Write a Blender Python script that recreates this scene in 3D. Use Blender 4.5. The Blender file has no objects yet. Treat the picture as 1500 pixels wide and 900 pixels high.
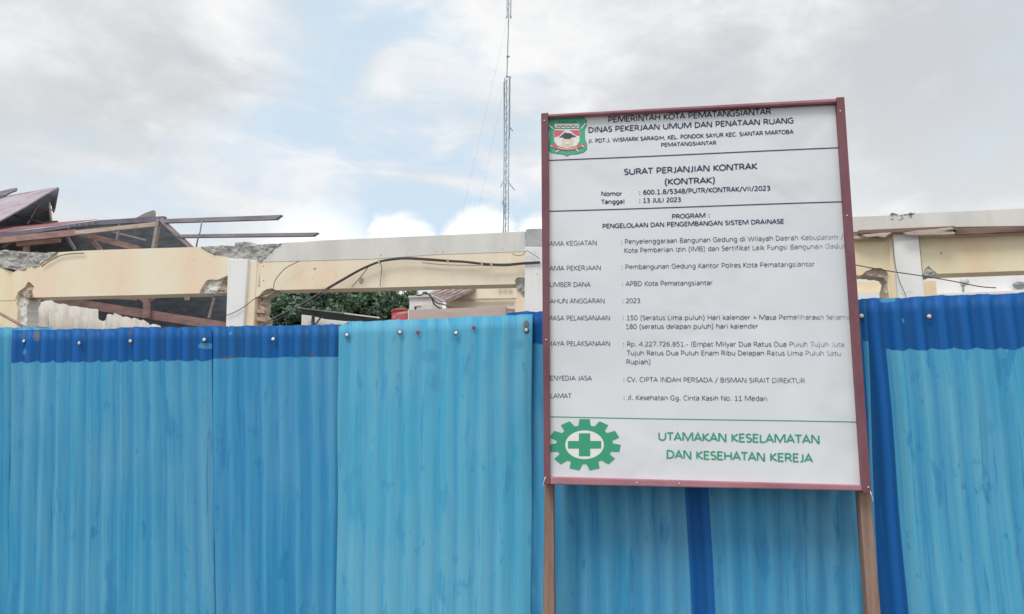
import bpy, bmesh, math, random
from mathutils import Vector, Matrix, noise
from mathutils.geometry import delaunay_2d_cdt
random.seed(7)
R = math.radians
S = bpy.context.scene
C = S.collection
# ------------------------------------------------------------------ camera
CAM = Vector((0, 0, 1.5)); PITCH, YAW, ROLL = 8.0, 9.0, 0.0
F = 1083.0
cam = bpy.data.objects.new('camera', bpy.data.cameras.new('camera')); C.objects.link(cam)
cam.data.sensor_width = 36; cam.data.lens = 36 * F / 1500
cam.data.clip_start = 0.05; cam.data.clip_end = 2000
CR = Matrix.Rotation(R(YAW), 3, 'Z') @ Matrix.Rotation(R(90 + PITCH), 3, 'X') @ Matrix.Rotation(R(ROLL), 3, 'Z')
cam.matrix_world = Matrix.Translation(CAM) @ CR.to_4x4()
S.camera = cam

def ray(px, py): return CR @ Vector(((px - 750) / F, (450 - py) / F, -1.0))

# ------------------------------------------------------------------ world and sun
SUN_EL, SUN_AZ = 56.0, 200.0      # azimuth the light comes from, clockwise from +Y
w = bpy.data.worlds.new('World'); S.world = w; w.use_nodes = True
wn = w.node_tree; wn.nodes.clear(); WL = wn.links
def wnode(t, **k):
    n = wn.nodes.new(t)
    for a, b in k.items(): setattr(n, a, b)
    return n
out = wnode('ShaderNodeOutputWorld'); bg = wnode('ShaderNodeBackground'); bg.inputs[1].default_value = 0.1
WL.new(bg.outputs[0], out.inputs[0])
sky = wnode('ShaderNodeTexSky', sky_type='NISHITA', sun_disc=False, sun_elevation=R(SUN_EL), sun_rotation=R(SUN_AZ),
            altitude=300, air_density=1.0, dust_density=1.5, ozone_density=1.0)
tc = wnode('ShaderNodeTexCoord')
def wnoise(scale, detail, rough, dist=0.0, off=(0, 0, 0), sc=(1, 1, 1)):
    m = wnode('ShaderNodeMapping'); m.inputs['Location'].default_value = off; m.inputs['Scale'].default_value = sc
    WL.new(tc.outputs['Generated'], m.inputs[0])
    n = wnode('ShaderNodeTexNoise'); n.inputs['Scale'].default_value = scale; n.inputs['Detail'].default_value = detail
    n.inputs['Roughness'].default_value = rough; n.inputs['Distortion'].default_value = dist
    WL.new(m.outputs[0], n.inputs['Vector']); return n
def wmath(op, a, b=None, clamp=False):
    n = wnode('ShaderNodeMath', operation=op, use_clamp=clamp)
    for i, v in enumerate((a, b)):
        if v is None: continue
        if isinstance(v, (int, float)): n.inputs[i].default_value = v
        else: WL.new(v, n.inputs[i])
    return n.outputs[0]
def wrange(v, a, b, c=0.0, d=1.0):
    n = wnode('ShaderNodeMapRange', interpolation_type='SMOOTHSTEP'); WL.new(v, n.inputs[0])
    for i, x in enumerate((a, b, c, d)): n.inputs[i + 1].default_value = x
    return n.outputs[0]
def wmix(f, a, b):
    n = wnode('ShaderNodeMix', data_type='RGBA')
    if isinstance(f, (int, float)): n.inputs[0].default_value = f
    else: WL.new(f, n.inputs[0])
    for i, v in ((6, a), (7, b)):
        if isinstance(v, tuple): n.inputs[i].default_value = (*v, 1)
        else: WL.new(v, n.inputs[i])
    return n.outputs[2]
big = wnoise(2.2, 7, 0.52, 0.5, (3.1, 1.7, 0.4), (1, 1, 1.7))
mid = wnoise(5.0, 8, 0.55, 0.3, (0.4, 5.2, 2.2), (1, 1, 2.2))
streaks = wnoise(4.0, 8, .6, .8, (1.2, 3.3, 9.1), (1, 1, 3.2))
fine = wnoise(16, 8, 0.6, 0.6, (7.0, 0.1, 1.2), (1, 1, 1.6))
# a warped direction, so that cloud banks get ragged edges
def warped(nz, amt):
    s = wnode('ShaderNodeVectorMath', operation='SUBTRACT'); WL.new(nz.outputs['Color'], s.inputs[0]); s.inputs[1].default_value = (.5, .5, .5)
    m = wnode('ShaderNodeVectorMath', operation='SCALE'); WL.new(s.outputs[0], m.inputs[0]); m.inputs['Scale'].default_value = amt
    a = wnode('ShaderNodeVectorMath', operation='ADD'); WL.new(tc.outputs['Generated'], a.inputs[0]); WL.new(m.outputs[0], a.inputs[1])
    return a.outputs[0]
W1 = warped(mid, 0.30); W2 = warped(fine, 0.035)
def bank(az_px, r0, r1, src):
    d = ray(*az_px).normalized()
    n = wnode('ShaderNodeVectorMath', operation='DISTANCE'); WL.new(src, n.inputs[0]); n.inputs[1].default_value = d
    return wrange(n.outputs['Value'], r0, r1, 1.0, 0.0)
def total(l):
    v = l[0]
    for x in l[1:]: v = wmath('ADD', v, x)
    return v
gap = total([bank((540, 60), .05, .30, W1), bank((640, 200), .05, .26, W1), bank((700, 300), .02, .2, W1), wmath('MULTIPLY', bank((260, 240), .02, .16, W1), .3)])
cov = wmath('ADD', wrange(big.outputs[0], .35, .6), .45)
cov = wmath('SUBTRACT', cov, wmath('MULTIPLY', gap, .85))
cov = wmath('ADD', cov, wmath('MULTIPLY', wmath('SUBTRACT', mid.outputs[0], .5), 1.3))
wisp = wmath('MULTIPLY', wrange(streaks.outputs[0], .42, .66), .8)
cov = wmath('MAXIMUM', wrange(cov, -.15, .95), wisp)
shade = wmath('ADD', wmath('MULTIPLY', wmath('SUBTRACT', mid.outputs[0], .5), 1.5), wmath('MULTIPLY', wmath('SUBTRACT', big.outputs[0], .5), 2.0))
grey = total([bank((1150, 60), .1, .55, W1), bank((1500, 130), .05, .3, W1), bank((-60, 60), .05, .42, W1)])
shade = wmath('ADD', shade, wmath('SUBTRACT', .62, wmath('MULTIPLY', grey, .50)))
shade = wmath('ADD', shade, wmath('MULTIPLY', wmath('SUBTRACT', fine.outputs[0], .5), .8))
shade = wmath('ADD', shade, wmath('MULTIPLY', wmath('SUBTRACT', streaks.outputs[0], .5), 1.0))
shade = wrange(shade, -.2, 1.1)
# clouds grow whiter towards the horizon
sep = wnode('ShaderNodeSeparateXYZ'); WL.new(tc.outputs['Generated'], sep.inputs[0])
low = wrange(sep.outputs[2], .12, .42, 1.0, 0.0)
cloud = wmix(shade, (5.5, 5.75, 6.0), (8.6, 8.6, 8.65))
cloud = wmix(wmath('MULTIPLY', low, .5), cloud, (8.1, 8.3, 8.4))
blue = wmix(.80, sky.outputs[0], (6.6, 7.9, 9.0))
base = wmix(cov, blue, cloud)
cum = wmath('MAXIMUM', bank((585, 366), .038, .058, W2), bank((704, 366), .046, .066, W2))
cum = wmath('MAXIMUM', cum, bank((795, 352), .024, .044, W2))
cum = wmath('MAXIMUM', cum, wmath('MULTIPLY', bank((470, 372), .03, .09, W2), .8))
base = wmix(cum, base, (9.9, 10.0, 10.0))
WL.new(base, bg.inputs[0])

sun = bpy.data.objects.new('sun', bpy.data.lights.new('sun', 'SUN')); C.objects.link(sun)
sun.data.energy = 1.4; sun.data.angle = R(24); sun.data.color = (1, .97, .93)
az = R(SUN_AZ); sd = Vector((math.sin(az) * math.cos(R(SUN_EL)), math.cos(az) * math.cos(R(SUN_EL)), math.sin(R(SUN_EL))))
sun.rotation_euler = (-sd).to_track_quat('-Z', 'Y').to_euler()
S.view_settings.view_transform = 'Standard'; S.view_settings.look = 'None'
S.view_settings.exposure = 0.18; S.view_settings.gamma = 1.0

# ------------------------------------------------------------------ materials
def lin(v):
    v /= 255
    return v / 12.92 if v <= .04045 else ((v + .055) / 1.055) ** 2.4
def rgb(r, g, b, k=1.0): return tuple(min(.9, lin(c) / k) for c in (r, g, b))
class Mat:
    def __init__(s, name, col, rough=.7, metal=0.0, spec=.3):
        s.m = bpy.data.materials.new(name); s.m.use_nodes = True; s.t = s.m.node_tree; s.L = s.t.links
        s.b = s.t.nodes['Principled BSDF']; s.b.inputs['Base Color'].default_value = (*col, 1)
        s.b.inputs['Roughness'].default_value = rough; s.b.inputs['Metallic'].default_value = metal
        s.b.inputs['Specular IOR Level'].default_value = spec; s.col = col; s.co = None
    def node(s, t, **k):
        n = s.t.nodes.new(t)
        for a, b in k.items(): setattr(n, a, b)
        return n
    def coord(s, kind='Object', scale=(1, 1, 1), loc=(0, 0, 0)):
        n = s.node('ShaderNodeTexCoord'); m = s.node('ShaderNodeMapping'); m.inputs['Scale'].default_value = scale
        m.inputs['Location'].default_value = loc
        s.L.new(n.outputs[kind], m.inputs[0]); return m.outputs[0]
    def noise(s, scale, detail=5, rough=.55, vec=None, dist=0):
        n = s.node('ShaderNodeTexNoise'); n.inputs['Scale'].default_value = scale; n.inputs['Detail'].default_value = detail
        n.inputs['Roughness'].default_value = rough; n.inputs['Distortion'].default_value = dist
        s.L.new(vec if vec is not None else s.coord(), n.inputs['Vector']); return n.outputs[0]
    def rng(s, v, a, b, c=0.0, d=1.0):
        n = s.node('ShaderNodeMapRange', interpolation_type='SMOOTHSTEP'); s.L.new(v, n.inputs[0])
        for i, x in enumerate((a, b, c, d)): n.inputs[i + 1].default_value = x
        return n.outputs[0]
    def math(s, op, a, b=None, clamp=False):
        n = s.node('ShaderNodeMath', operation=op, use_clamp=clamp)
        for i, v in enumerate((a, b)):
            if v is None: continue
            if isinstance(v, (int, float)): n.inputs[i].default_value = v
            else: s.L.new(v, n.inputs[i])
        return n.outputs[0]
    def mix(s, f, a, b):
        n = s.node('ShaderNodeMix', data_type='RGBA')
        if isinstance(f, (int, float)): n.inputs[0].default_value = f
        else: s.L.new(f, n.inputs[0])
        for i, v in ((6, a), (7, b)):
            if isinstance(v, tuple): n.inputs[i].default_value = (*v, 1)
            else: s.L.new(v, n.inputs[i])
        return n.outputs[2]
    def color(s, v): s.L.new(v, s.b.inputs['Base Color'])
    def bump(s, h, strength=.4, dist=.01):
        n = s.node('ShaderNodeBump'); n.inputs['Strength'].default_value = strength; n.inputs['Distance'].default_value = dist
        s.L.new(h, n.inputs['Height']); s.L.new(n.outputs[0], s.b.inputs['Normal'])
def simple(name, col, rough=.7, metal=0, var=.25, scale=6, bump=.3, dist=.004, stretch=(1, 1, 1), col2=None, lo=.35, hi=.7):
    m = Mat(name, col, rough, metal); v = m.coord(scale=stretch)
    n1 = m.noise(scale, 7, .6, v); n2 = m.noise(scale * 7, 4, .6, v)
    c2 = col2 or tuple(c * (1 - var) for c in col)
    m.color(m.mix(m.math('ADD', m.math('MULTIPLY', m.rng(n1, lo, hi), .8), m.math('MULTIPLY', m.rng(n2, .4, .8), .2)), col, c2))
    m.bump(n2, bump, dist); return m.m
M = {}
K = .80
M['cream'] = simple('cream painted plaster', rgb(232, 214, 190, K), .8, var=.1, scale=1.6, bump=.25, stretch=(1, 1, .35), col2=rgb(220, 200, 174, K))
M['cream2'] = simple('yellower cream plaster', rgb(234, 213, 180, K), .8, var=.1, scale=1.8, bump=.25, stretch=(1, 1, .5), col2=rgb(218, 194, 160, K))
M['white'] = simple('white painted plaster', rgb(226, 226, 224, K), .8, var=.1, scale=2.5, bump=.25, stretch=(1, 1, .4), col2=rgb(205, 204, 200, K))
M['concrete'] = simple('bare weathered concrete', rgb(205, 202, 195, K), .9, var=.2, scale=2.2, bump=.5, dist=.006, stretch=(1, 1, .45), col2=rgb(184, 180, 172, K))
M['rubble'] = simple('broken grey concrete', rgb(172, 171, 167, K), .95, var=.4, scale=6, bump=.7, dist=.012, col2=rgb(142, 141, 138, K))
M['stub'] = simple('dark concrete stub', rgb(170, 172, 172, K), .95, scale=6, bump=.6, dist=.01, col2=rgb(140, 142, 142, K))
M['brick'] = simple('orange brown brick', rgb(190, 168, 152, K), .9, scale=14, bump=.6, dist=.006, col2=rgb(160, 136, 122, K))
M['mortar'] = simple('mortar', rgb(192, 178, 164, K), .95, scale=12, bump=.8, dist=.01, col2=rgb(158, 144, 132, K))
M['maroon'] = simple('maroon painted steel', rgb(120, 80, 88, K), .5, var=.2, scale=9, bump=.3, dist=.0015, col2=rgb(104, 64, 74, K), stretch=(1, 1, .5))
M['maroon_pale'] = simple('pale maroon steel', rgb(168, 122, 130, K), .5, var=.2, scale=14, bump=.2, dist=.001, stretch=(.3, 1, 1), col2=rgb(140, 94, 106, K))  # paler maroon for the top and bottom rails
M['wood_post'] = simple('rough timber post', rgb(150, 124, 112, K), .9, scale=7, bump=.8, dist=.003, stretch=(7, 7, .5), col2=rgb(116, 94, 82, K))
M['timber'] = simple('brown roof timber', rgb(156, 128, 122, K), .85, scale=4, bump=.5, stretch=(1, 3, 3), col2=rgb(122, 98, 94, K))
M['purlin'] = simple('purple grey purlin', rgb(138, 132, 142, K), .7, scale=4, bump=.4, stretch=(.6, 3, 3), col2=rgb(108, 102, 112, K))
M['timber_grey'] = simple('grey weathered timber', rgb(150, 140, 138, K), .85, scale=4, bump=.5, stretch=(.6, 3, 3), col2=rgb(116, 106, 106, K))
M['timber_pale'] = simple('pale sawn plank', rgb(184, 172, 160, K), .9, scale=5, bump=.7, stretch=(.6, 3, 3), col2=rgb(142, 128, 118, K))
M['plank_dark'] = simple('dark red brown plank', rgb(128, 104, 98, K), .9, scale=4, bump=.6, stretch=(.6, 4, 4), col2=rgb(88, 70, 66, K))
M['roof_purple'] = simple('faded maroon roof sheet', rgb(168, 158, 166, K), .55, scale=3, bump=.2, col2=rgb(138, 122, 132, K))
M['roof_red'] = simple('red roof sheet', rgb(146, 98, 102, K), .55, scale=3, bump=.2, col2=rgb(116, 78, 84, K))
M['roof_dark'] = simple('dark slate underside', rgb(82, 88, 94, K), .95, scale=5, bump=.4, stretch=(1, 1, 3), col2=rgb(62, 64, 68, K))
M['roof_edge'] = simple('grey purple ridge flashing', rgb(110, 106, 118, K), .5, scale=5, bump=.2, col2=rgb(86, 82, 94, K))
M['roof_house'] = simple('brown roof of the house', rgb(170, 152, 150, K), .6, scale=4, bump=.2, stretch=(1, 1, 1), col2=rgb(140, 112, 112, K))
M['asbestos'] = simple('dirty white corrugated sheet', rgb(206, 203, 198, K), .8, scale=5, bump=.3, stretch=(1, 1, .4), col2=rgb(158, 152, 146, K), lo=.45, hi=.8)
M['black'] = simple('black cable sheath', (.09, .075, .08), .5, scale=10, bump=.1)
M['cable_grey'] = simple('grey cable', (.17, .15, .165), .55, scale=10, bump=.1)
M['wire'] = simple('thin brown wire', (.10, .075, .065), .6, scale=10, bump=.1)
M['galv'] = simple('galvanised steel', (.30, .33, .36), .5, .4, scale=8, bump=.1)
M['mast'] = simple('pale blue grey mast steel', (.30, .38, .44), .6, .1, scale=8, bump=.1)
M['cap'] = simple('zinc screw cap', (.88, .88, .88), .3, .15, scale=60, bump=.1)
M['washer'] = simple('grey rubber washer', (.09, .11, .13), .7, scale=60, bump=.1)
M['rust'] = simple('rusty nail', rgb(150, 84, 74, K), .8, scale=60, bump=.3)
M['red'] = simple('red plastic drum', rgb(196, 92, 98, K), .5, scale=6, bump=.1)
M['house_white'] = simple('white house plaster', rgb(224, 222, 220, K), .8, scale=3, bump=.2, col2=rgb(206, 203, 200, K))
M['house_cream'] = simple('cream house plaster', rgb(226, 210, 190, K), .8, scale=2, bump=.2, col2=rgb(214, 197, 176, K))
def stained(name, col, col2, dcol):
    # painted plaster with rain streaks, hairline cracks and scuffs
    m = Mat(name, col, .82); v = m.coord(scale=(1, 1, .35)); n1 = m.noise(1.7, 7, .6, v); n2 = m.noise(14, 5, .6)
    st = m.noise(1, 5, .6, m.coord(scale=(7, 7, .35))); sc = m.noise(3.2, 9, .7, None, 1.2)
    c = m.mix(m.rng(n1, .35, .68), col, col2)
    c = m.mix(m.math('MULTIPLY', m.rng(st, .60, .76), .28), c, dcol)
    c = m.mix(m.math('MULTIPLY', m.rng(sc, .63, .70), .40), c, dcol)
    w_ = m.node('ShaderNodeTexVoronoi', feature='DISTANCE_TO_EDGE'); w_.inputs['Scale'].default_value = 1.1
    wv = m.node('ShaderNodeVectorMath', operation='ADD'); nz = m.node('ShaderNodeTexNoise'); nz.inputs['Scale'].default_value = 3; nz.inputs['Detail'].default_value = 6
    m.L.new(m.coord(), nz.inputs['Vector']); sc2 = m.node('ShaderNodeVectorMath', operation='SCALE'); sc2.inputs['Scale'].default_value = .55
    m.L.new(nz.outputs['Color'], sc2.inputs[0]); m.L.new(m.coord(), wv.inputs[0]); m.L.new(sc2.outputs[0], wv.inputs[1]); m.L.new(wv.outputs[0], w_.inputs['Vector'])
    c = m.mix(m.math('MULTIPLY', m.math('MULTIPLY', m.rng(w_.outputs[0], .006, .001), m.rng(n1, .54, .64)), .28), c, tuple(a * .6 for a in dcol))
    m.color(c); m.bump(m.math('ADD', n2, sc), .35, .006); return m.m
M['cream'] = stained('weathered cream plaster', rgb(231, 212, 190, K), rgb(222, 200, 176, K), rgb(182, 160, 134, K))
M['cream2'] = stained('weathered yellow cream plaster', rgb(233, 212, 182, K), rgb(217, 193, 162, K), rgb(176, 152, 122, K))
M['white'] = stained('weathered white plaster', rgb(224, 225, 225, K), rgb(208, 208, 206, K), rgb(178, 174, 168, K))
M['concrete'] = stained('bare rain streaked concrete', rgb(208, 207, 202, K), rgb(190, 188, 182, K), rgb(160, 157, 150, K))
M['bark'] = simple('tree bark', (.10, .075, .06), .9, scale=12, bump=.8, dist=.02)
M['plywood'] = simple('brown rail board', rgb(190, 172, 162, K), .85, scale=3, bump=.4, stretch=(.5, 3, 3), col2=rgb(164, 146, 138, K))
M['bulb'] = simple('white lamp glass', (.8, .8, .8), .3, scale=10, bump=0)
M['ground'] = simple('compacted gravel ground', (.20, .18, .16), .95, scale=.8, bump=.8, dist=.02, col2=(.13, .12, .105))
def leafmat():
    m = Mat('leaf', (.06, .11, .05), .6); n = m.noise(1.3, 4, .6); n2 = m.noise(9, 3, .6)
    m.color(m.mix(m.rng(n, .4, .62), m.mix(m.rng(n2, .3, .7), (.17, .28, .19), (.08, .15, .11)), (.24, .36, .24)))
    m.b.inputs['Transmission Weight'].default_value = 0; return m.m
M['leaf'] = leafmat()
def banner_mat():
    m = Mat('printed vinyl banner', rgb(210, 215, 223, K), .38, 0, .4)
    v = m.coord(scale=(1, 1, 1)); n = m.noise(1.2, 3, .5, v)
    m.color(m.mix(m.rng(n, .35, .7), rgb(210, 214, 218, K), rgb(202, 207, 212, K)))
    n2 = m.noise(3.0, 2, .5, m.coord(scale=(1.0, 1, .8)), .6); m.bump(n2, .7, .03); return m.m
M['banner'] = banner_mat()
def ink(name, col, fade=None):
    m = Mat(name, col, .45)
    if fade:   # glare painted into the ink: pale specks, denser towards the right of the banner
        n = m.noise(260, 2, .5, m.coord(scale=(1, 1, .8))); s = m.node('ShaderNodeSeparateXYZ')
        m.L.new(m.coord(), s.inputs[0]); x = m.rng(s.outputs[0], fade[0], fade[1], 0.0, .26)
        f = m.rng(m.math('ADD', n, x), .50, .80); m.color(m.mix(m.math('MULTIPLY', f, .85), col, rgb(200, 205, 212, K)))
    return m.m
M['ink'] = None
M['ink_green'] = ink('green ink', rgb(62, 150, 120, K))
M['ink_navy'] = ink('navy ink', rgb(52, 58, 100, K))
M['ink_crest_green'] = ink('crest green', rgb(78, 168, 134, K))
M['ink_teal'] = ink('dark green line', rgb(40, 100, 84, K))
M['ink_red'] = ink('crest red', rgb(205, 98, 112, K))
M['ink_white'] = ink('crest white', rgb(222, 224, 226, K))
M['ink_dark'] = ink('crest dark', rgb(78, 80, 92, K))
M['ink_yellow'] = ink('crest yellow', rgb(205, 203, 160, K))

def sheet_mat(name, seed, light, light2, deep, band=None, strip=None, amp=.009, patches=.61, stains=()):
    """Painted corrugated iron. UV: u counts the corrugations, v is the height in metres.
    band / strip: unfaded deep blue paint where another sheet used to cover this one."""
    m = Mat(name, light, .5, 0, .22)
    light = (light[0] * .80, light[1] * .95, light[2] * .98); light2 = (light2[0] * .84, light2[1] * .99, light2[2] * .96)
    uvn = m.node('ShaderNodeUVMap'); sep = m.node('ShaderNodeSeparateXYZ'); m.L.new(uvn.outputs[0], sep.inputs[0])
    u, v = sep.outputs[0], sep.outputs[1]
    def vec(su, sv, off):
        mp = m.node('ShaderNodeMapping'); mp.inputs['Scale'].default_value = (su, sv, 1); mp.inputs['Location'].default_value = (off + seed * 3.7, seed * 1.3, seed)
        m.L.new(uvn.outputs[0], mp.inputs[0]); return mp.outputs[0]
    streak = m.noise(1, 6, .6, vec(2.6, 1.0, 0)); streak2 = m.noise(1, 5, .65, vec(9, .9, 5), .3)
    cloudy = m.noise(1, 4, .5, vec(.25, 1.6, 9)); flake = m.noise(1, 9, .66, vec(1.3, 5.0, 13), .25)
    speck = m.noise(1, 5, .7, vec(6, 42, 17))
    drip = m.noise(1, 6, .6, vec(2.6, 2.0, 23), .25)
    c = m.mix(m.rng(streak, .36, .66), light, light2)
    c = m.mix(m.math('MULTIPLY', m.rng(streak2, .45, .72), .38), c, tuple((a * .45 + b * .55) for a, b in zip(deep, light2)))
    c = m.mix(m.math('MULTIPLY', m.rng(cloudy, .42, .7), .5), c, tuple(a * .85 + b * .15 for a, b in zip(light, (.5, .52, .5))))
    # groove shading painted into the colour: darker along the valleys of the sheet
    wav = m.math('ADD', m.math('MULTIPLY', m.math('SUBTRACT', streak, .5), .25), m.math('COSINE', m.math('MULTIPLY', m.math('ADD', u, m.math('MULTIPLY', m.math('SUBTRACT', cloudy, .5), .25)), 2 * math.pi)))
    valley = m.rng(wav, .2, -1.0); line = m.math('MULTIPLY', m.rng(wav, -.72, -.96), m.rng(drip, .35, .6))
    c = m.mix(m.math('MULTIPLY', line, .30), c, tuple(a * .7 + b * .3 for a, b in zip(deep, light2)))
    c = m.mix(m.math('MULTIPLY', valley, .22), c, tuple(a * .55 + b * .45 for a, b in zip(deep, light2)))
    c = m.mix(m.math('MULTIPLY', m.rng(flake, patches, patches + .05), .62), c, tuple(a * .5 + b * .5 for a, b in zip(deep, light2)))
    c = m.mix(m.math('MULTIPLY', m.rng(drip, .66, .70), .5), c, tuple(a * .65 + b * .35 for a, b in zip(deep, light)))
    c = m.mix(m.math('MULTIPLY', m.rng(speck, .70, .74), .35), c, (.55, .62, .64))
    blot = m.noise(1, 7, .6, vec(.8, 2.6, 31), .3); run = m.noise(1, 4, .55, vec(5.5, 1.7, 41), .2)
    c = m.mix(m.math('MULTIPLY', m.rng(blot, .60, .66), .55), c, tuple(a * .45 + b * .55 for a, b in zip(deep, light2)))
    c = m.mix(m.math('MULTIPLY', m.rng(run, .62, .68), .55), c, tuple(a * .6 + b * .4 for a, b in zip(deep, light2)))
    c = m.mix(m.math('MULTIPLY', m.rng(run, .40, .28), .35), c, tuple(a * .8 + b * .2 for a, b in zip(light, (.6, .66, .62))))
    darks = None
    deepc = m.mix(m.rng(streak, .35, .65), deep, tuple(a * .62 + b * .10 for a, b in zip(deep, (.1, .3, .5))))
    deepc = m.mix(m.math('MULTIPLY', m.rng(wav, .1, .9), .32), deepc, tuple(a * 1.5 + .012 for a in deep))  # rib shading painted in: the deep blue is lighter along the ridges
    deepc = m.mix(m.math('MULTIPLY', m.rng(drip, .62, .72), .4), deepc, tuple(a * .6 + b * .4 for a, b in zip(deep, light2)))
    wob = m.math('MULTIPLY', m.math('SUBTRACT', flake, .5), .02)
    if band is not None:
        sc = m.math('MULTIPLY', m.math('ABSOLUTE', m.math('COSINE', m.math('MULTIPLY', u, math.pi))), amp)
        e = m.math('ADD', m.math('ADD', v, sc), wob)
        darks = m.rng(e, band, band + .006)
    if strip is not None:
        sm = m.math('SUBTRACT', 1.0, m.rng(m.math('ADD', u, m.math('MULTIPLY', wob, 1.5)), strip - .02, strip + .05))
        darks = sm if darks is None else m.math('MAXIMUM', darks, sm)
    if darks is not None: c = m.mix(darks, c, deepc)
    for (su, sv, ru, rv_, col_) in stains:   # rust and bare metal around old fixings
        du = m.math('MULTIPLY', m.math('SUBTRACT', u, su), 1 / ru); dv = m.math('MULTIPLY', m.math('SUBTRACT', v, sv), 1 / rv_)
        dd = m.math('ADD', m.math('ADD', m.math('MULTIPLY', du, du), m.math('MULTIPLY', dv, dv)), m.math('MULTIPLY', m.math('SUBTRACT', m.noise(1, 6, .7, vec(5, 60, 51)), .5), 2.2))
        c = m.mix(m.math('MULTIPLY', m.rng(dd, 1.0, .35), .75), c, col_)
    m.color(c); m.bump(flake, .12, .002)
    rr = m.rng(streak2, .3, .7, .45, .62); m.L.new(rr, m.b.inputs['Roughness'])
    return m.m

# ------------------------------------------------------------------ builders
WM = {}   # world matrix of every object that parents others
def tag(o, label=None, cat=None, group=None, kind=None):
    for k, v in (('label', label), ('category', cat), ('group', group), ('kind', kind)):
        if v: o[k] = v
    return o
def thing(name, label, cat, loc, rz=0.0, group=None):
    o = bpy.data.objects.new(name, None); C.objects.link(o); o.location = loc; o.rotation_euler = (0, 0, rz)
    o.empty_display_size = .1
    WM[o.name] = Matrix.Translation(loc) @ Matrix.Rotation(rz, 4, 'Z')
    return tag(o, label, cat, group)
def mk(name, verts, faces, mat, parent=None, smooth=False, uv=None):
    inv = WM[parent.name].inverted() if parent else Matrix.Identity(4)
    me = bpy.data.meshes.new(name); me.from_pydata([inv @ Vector(v) for v in verts], [], faces); me.update()
    bm = bmesh.new(); bm.from_mesh(me); bmesh.ops.recalc_face_normals(bm, faces=bm.faces) if uv is None else None
    bm.to_mesh(me); bm.free()
    if uv:
        l = me.uv_layers.new(name='UVMap')
        for p in me.polygons:
            for li in p.loop_indices: l.data[li].uv = uv[me.loops[li].vertex_index]
    if smooth: me.polygons.foreach_set('use_smooth', [True] * len(me.polygons))
    me.materials.append(mat); o = bpy.data.objects.new(name, me); C.objects.link(o)
    if parent: o.parent = parent; WM[o.name] = WM[parent.name]
    else: WM[o.name] = Matrix.Identity(4)
    return o
class Geo:
    def __init__(s): s.v = []; s.f = []
    def add(s, v, f):
        b = len(s.v); s.v += [Vector(x) for x in v]; s.f += [[b + i for i in q] for q in f]; return s
    def box8(s, p): return s.add(p, [(0, 1, 2, 3), (7, 6, 5, 4), (0, 4, 5, 1), (1, 5, 6, 2), (2, 6, 7, 3), (3, 7, 4, 0)])
    def bar(s, a, b, w, h, up=Vector((0, 0, 1))):
        a, b = Vector(a), Vector(b); d = (b - a).normalized(); side = d.cross(up)
        if side.length < .01: side = d.cross(Vector((0, 1, 0)))
        side.normalize(); u2 = side.cross(d)
        q = [(-1, -1), (1, -1), (1, 1), (-1, 1)]
        return s.box8([a + side * x * w / 2 + u2 * y * h / 2 for x, y in q] + [b + side * x * w / 2 + u2 * y * h / 2 for x, y in q])
    def tube(s, pts, r, n=6):
        pts = [Vector(p) for p in pts]; vs = []; rs = r if isinstance(r, (list, tuple)) else [r] * len(pts)
        for i, p in enumerate(pts):
            d = (pts[min(i + 1, len(pts) - 1)] - pts[max(i - 1, 0)]).normalized()
            x = d.cross(Vector((0.13, .2, 1))).normalized()
            if x.length < .1: x = d.cross(Vector((1, 0, 0))).normalized()
            y = d.cross(x)
            vs += [p + (x * math.cos(2 * math.pi * k / n) + y * math.sin(2 * math.pi * k / n)) * rs[i] for k in range(n)]
        fs = [(i * n + k, i * n + (k + 1) % n, (i + 1) * n + (k + 1) % n, (i + 1) * n + k) for i in range(len(pts) - 1) for k in range(n)]
        fs += [tuple(range(n))[::-1], tuple((len(pts) - 1) * n + k for k in range(n))]
        return s.add(vs, fs)
    def out(s, name, mat, parent=None, smooth=False): return mk(name, s.v, s.f, mat, parent, smooth)
class Plane:
    """a vertical plane through (x, y) whose horizontal axis is turned by yaw"""
    def __init__(s, x, y, yaw):
        s.o = Vector((x, y, 0)); s.a = R(yaw); s.u = Vector((math.cos(s.a), math.sin(s.a), 0)); s.n = Vector((-math.sin(s.a), math.cos(s.a), 0))
    def at(s, px, py, off=0.0):
        d = ray(px, py); t = (off - (CAM - s.o).dot(s.n)) / d.dot(s.n); return CAM + d * t
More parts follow.
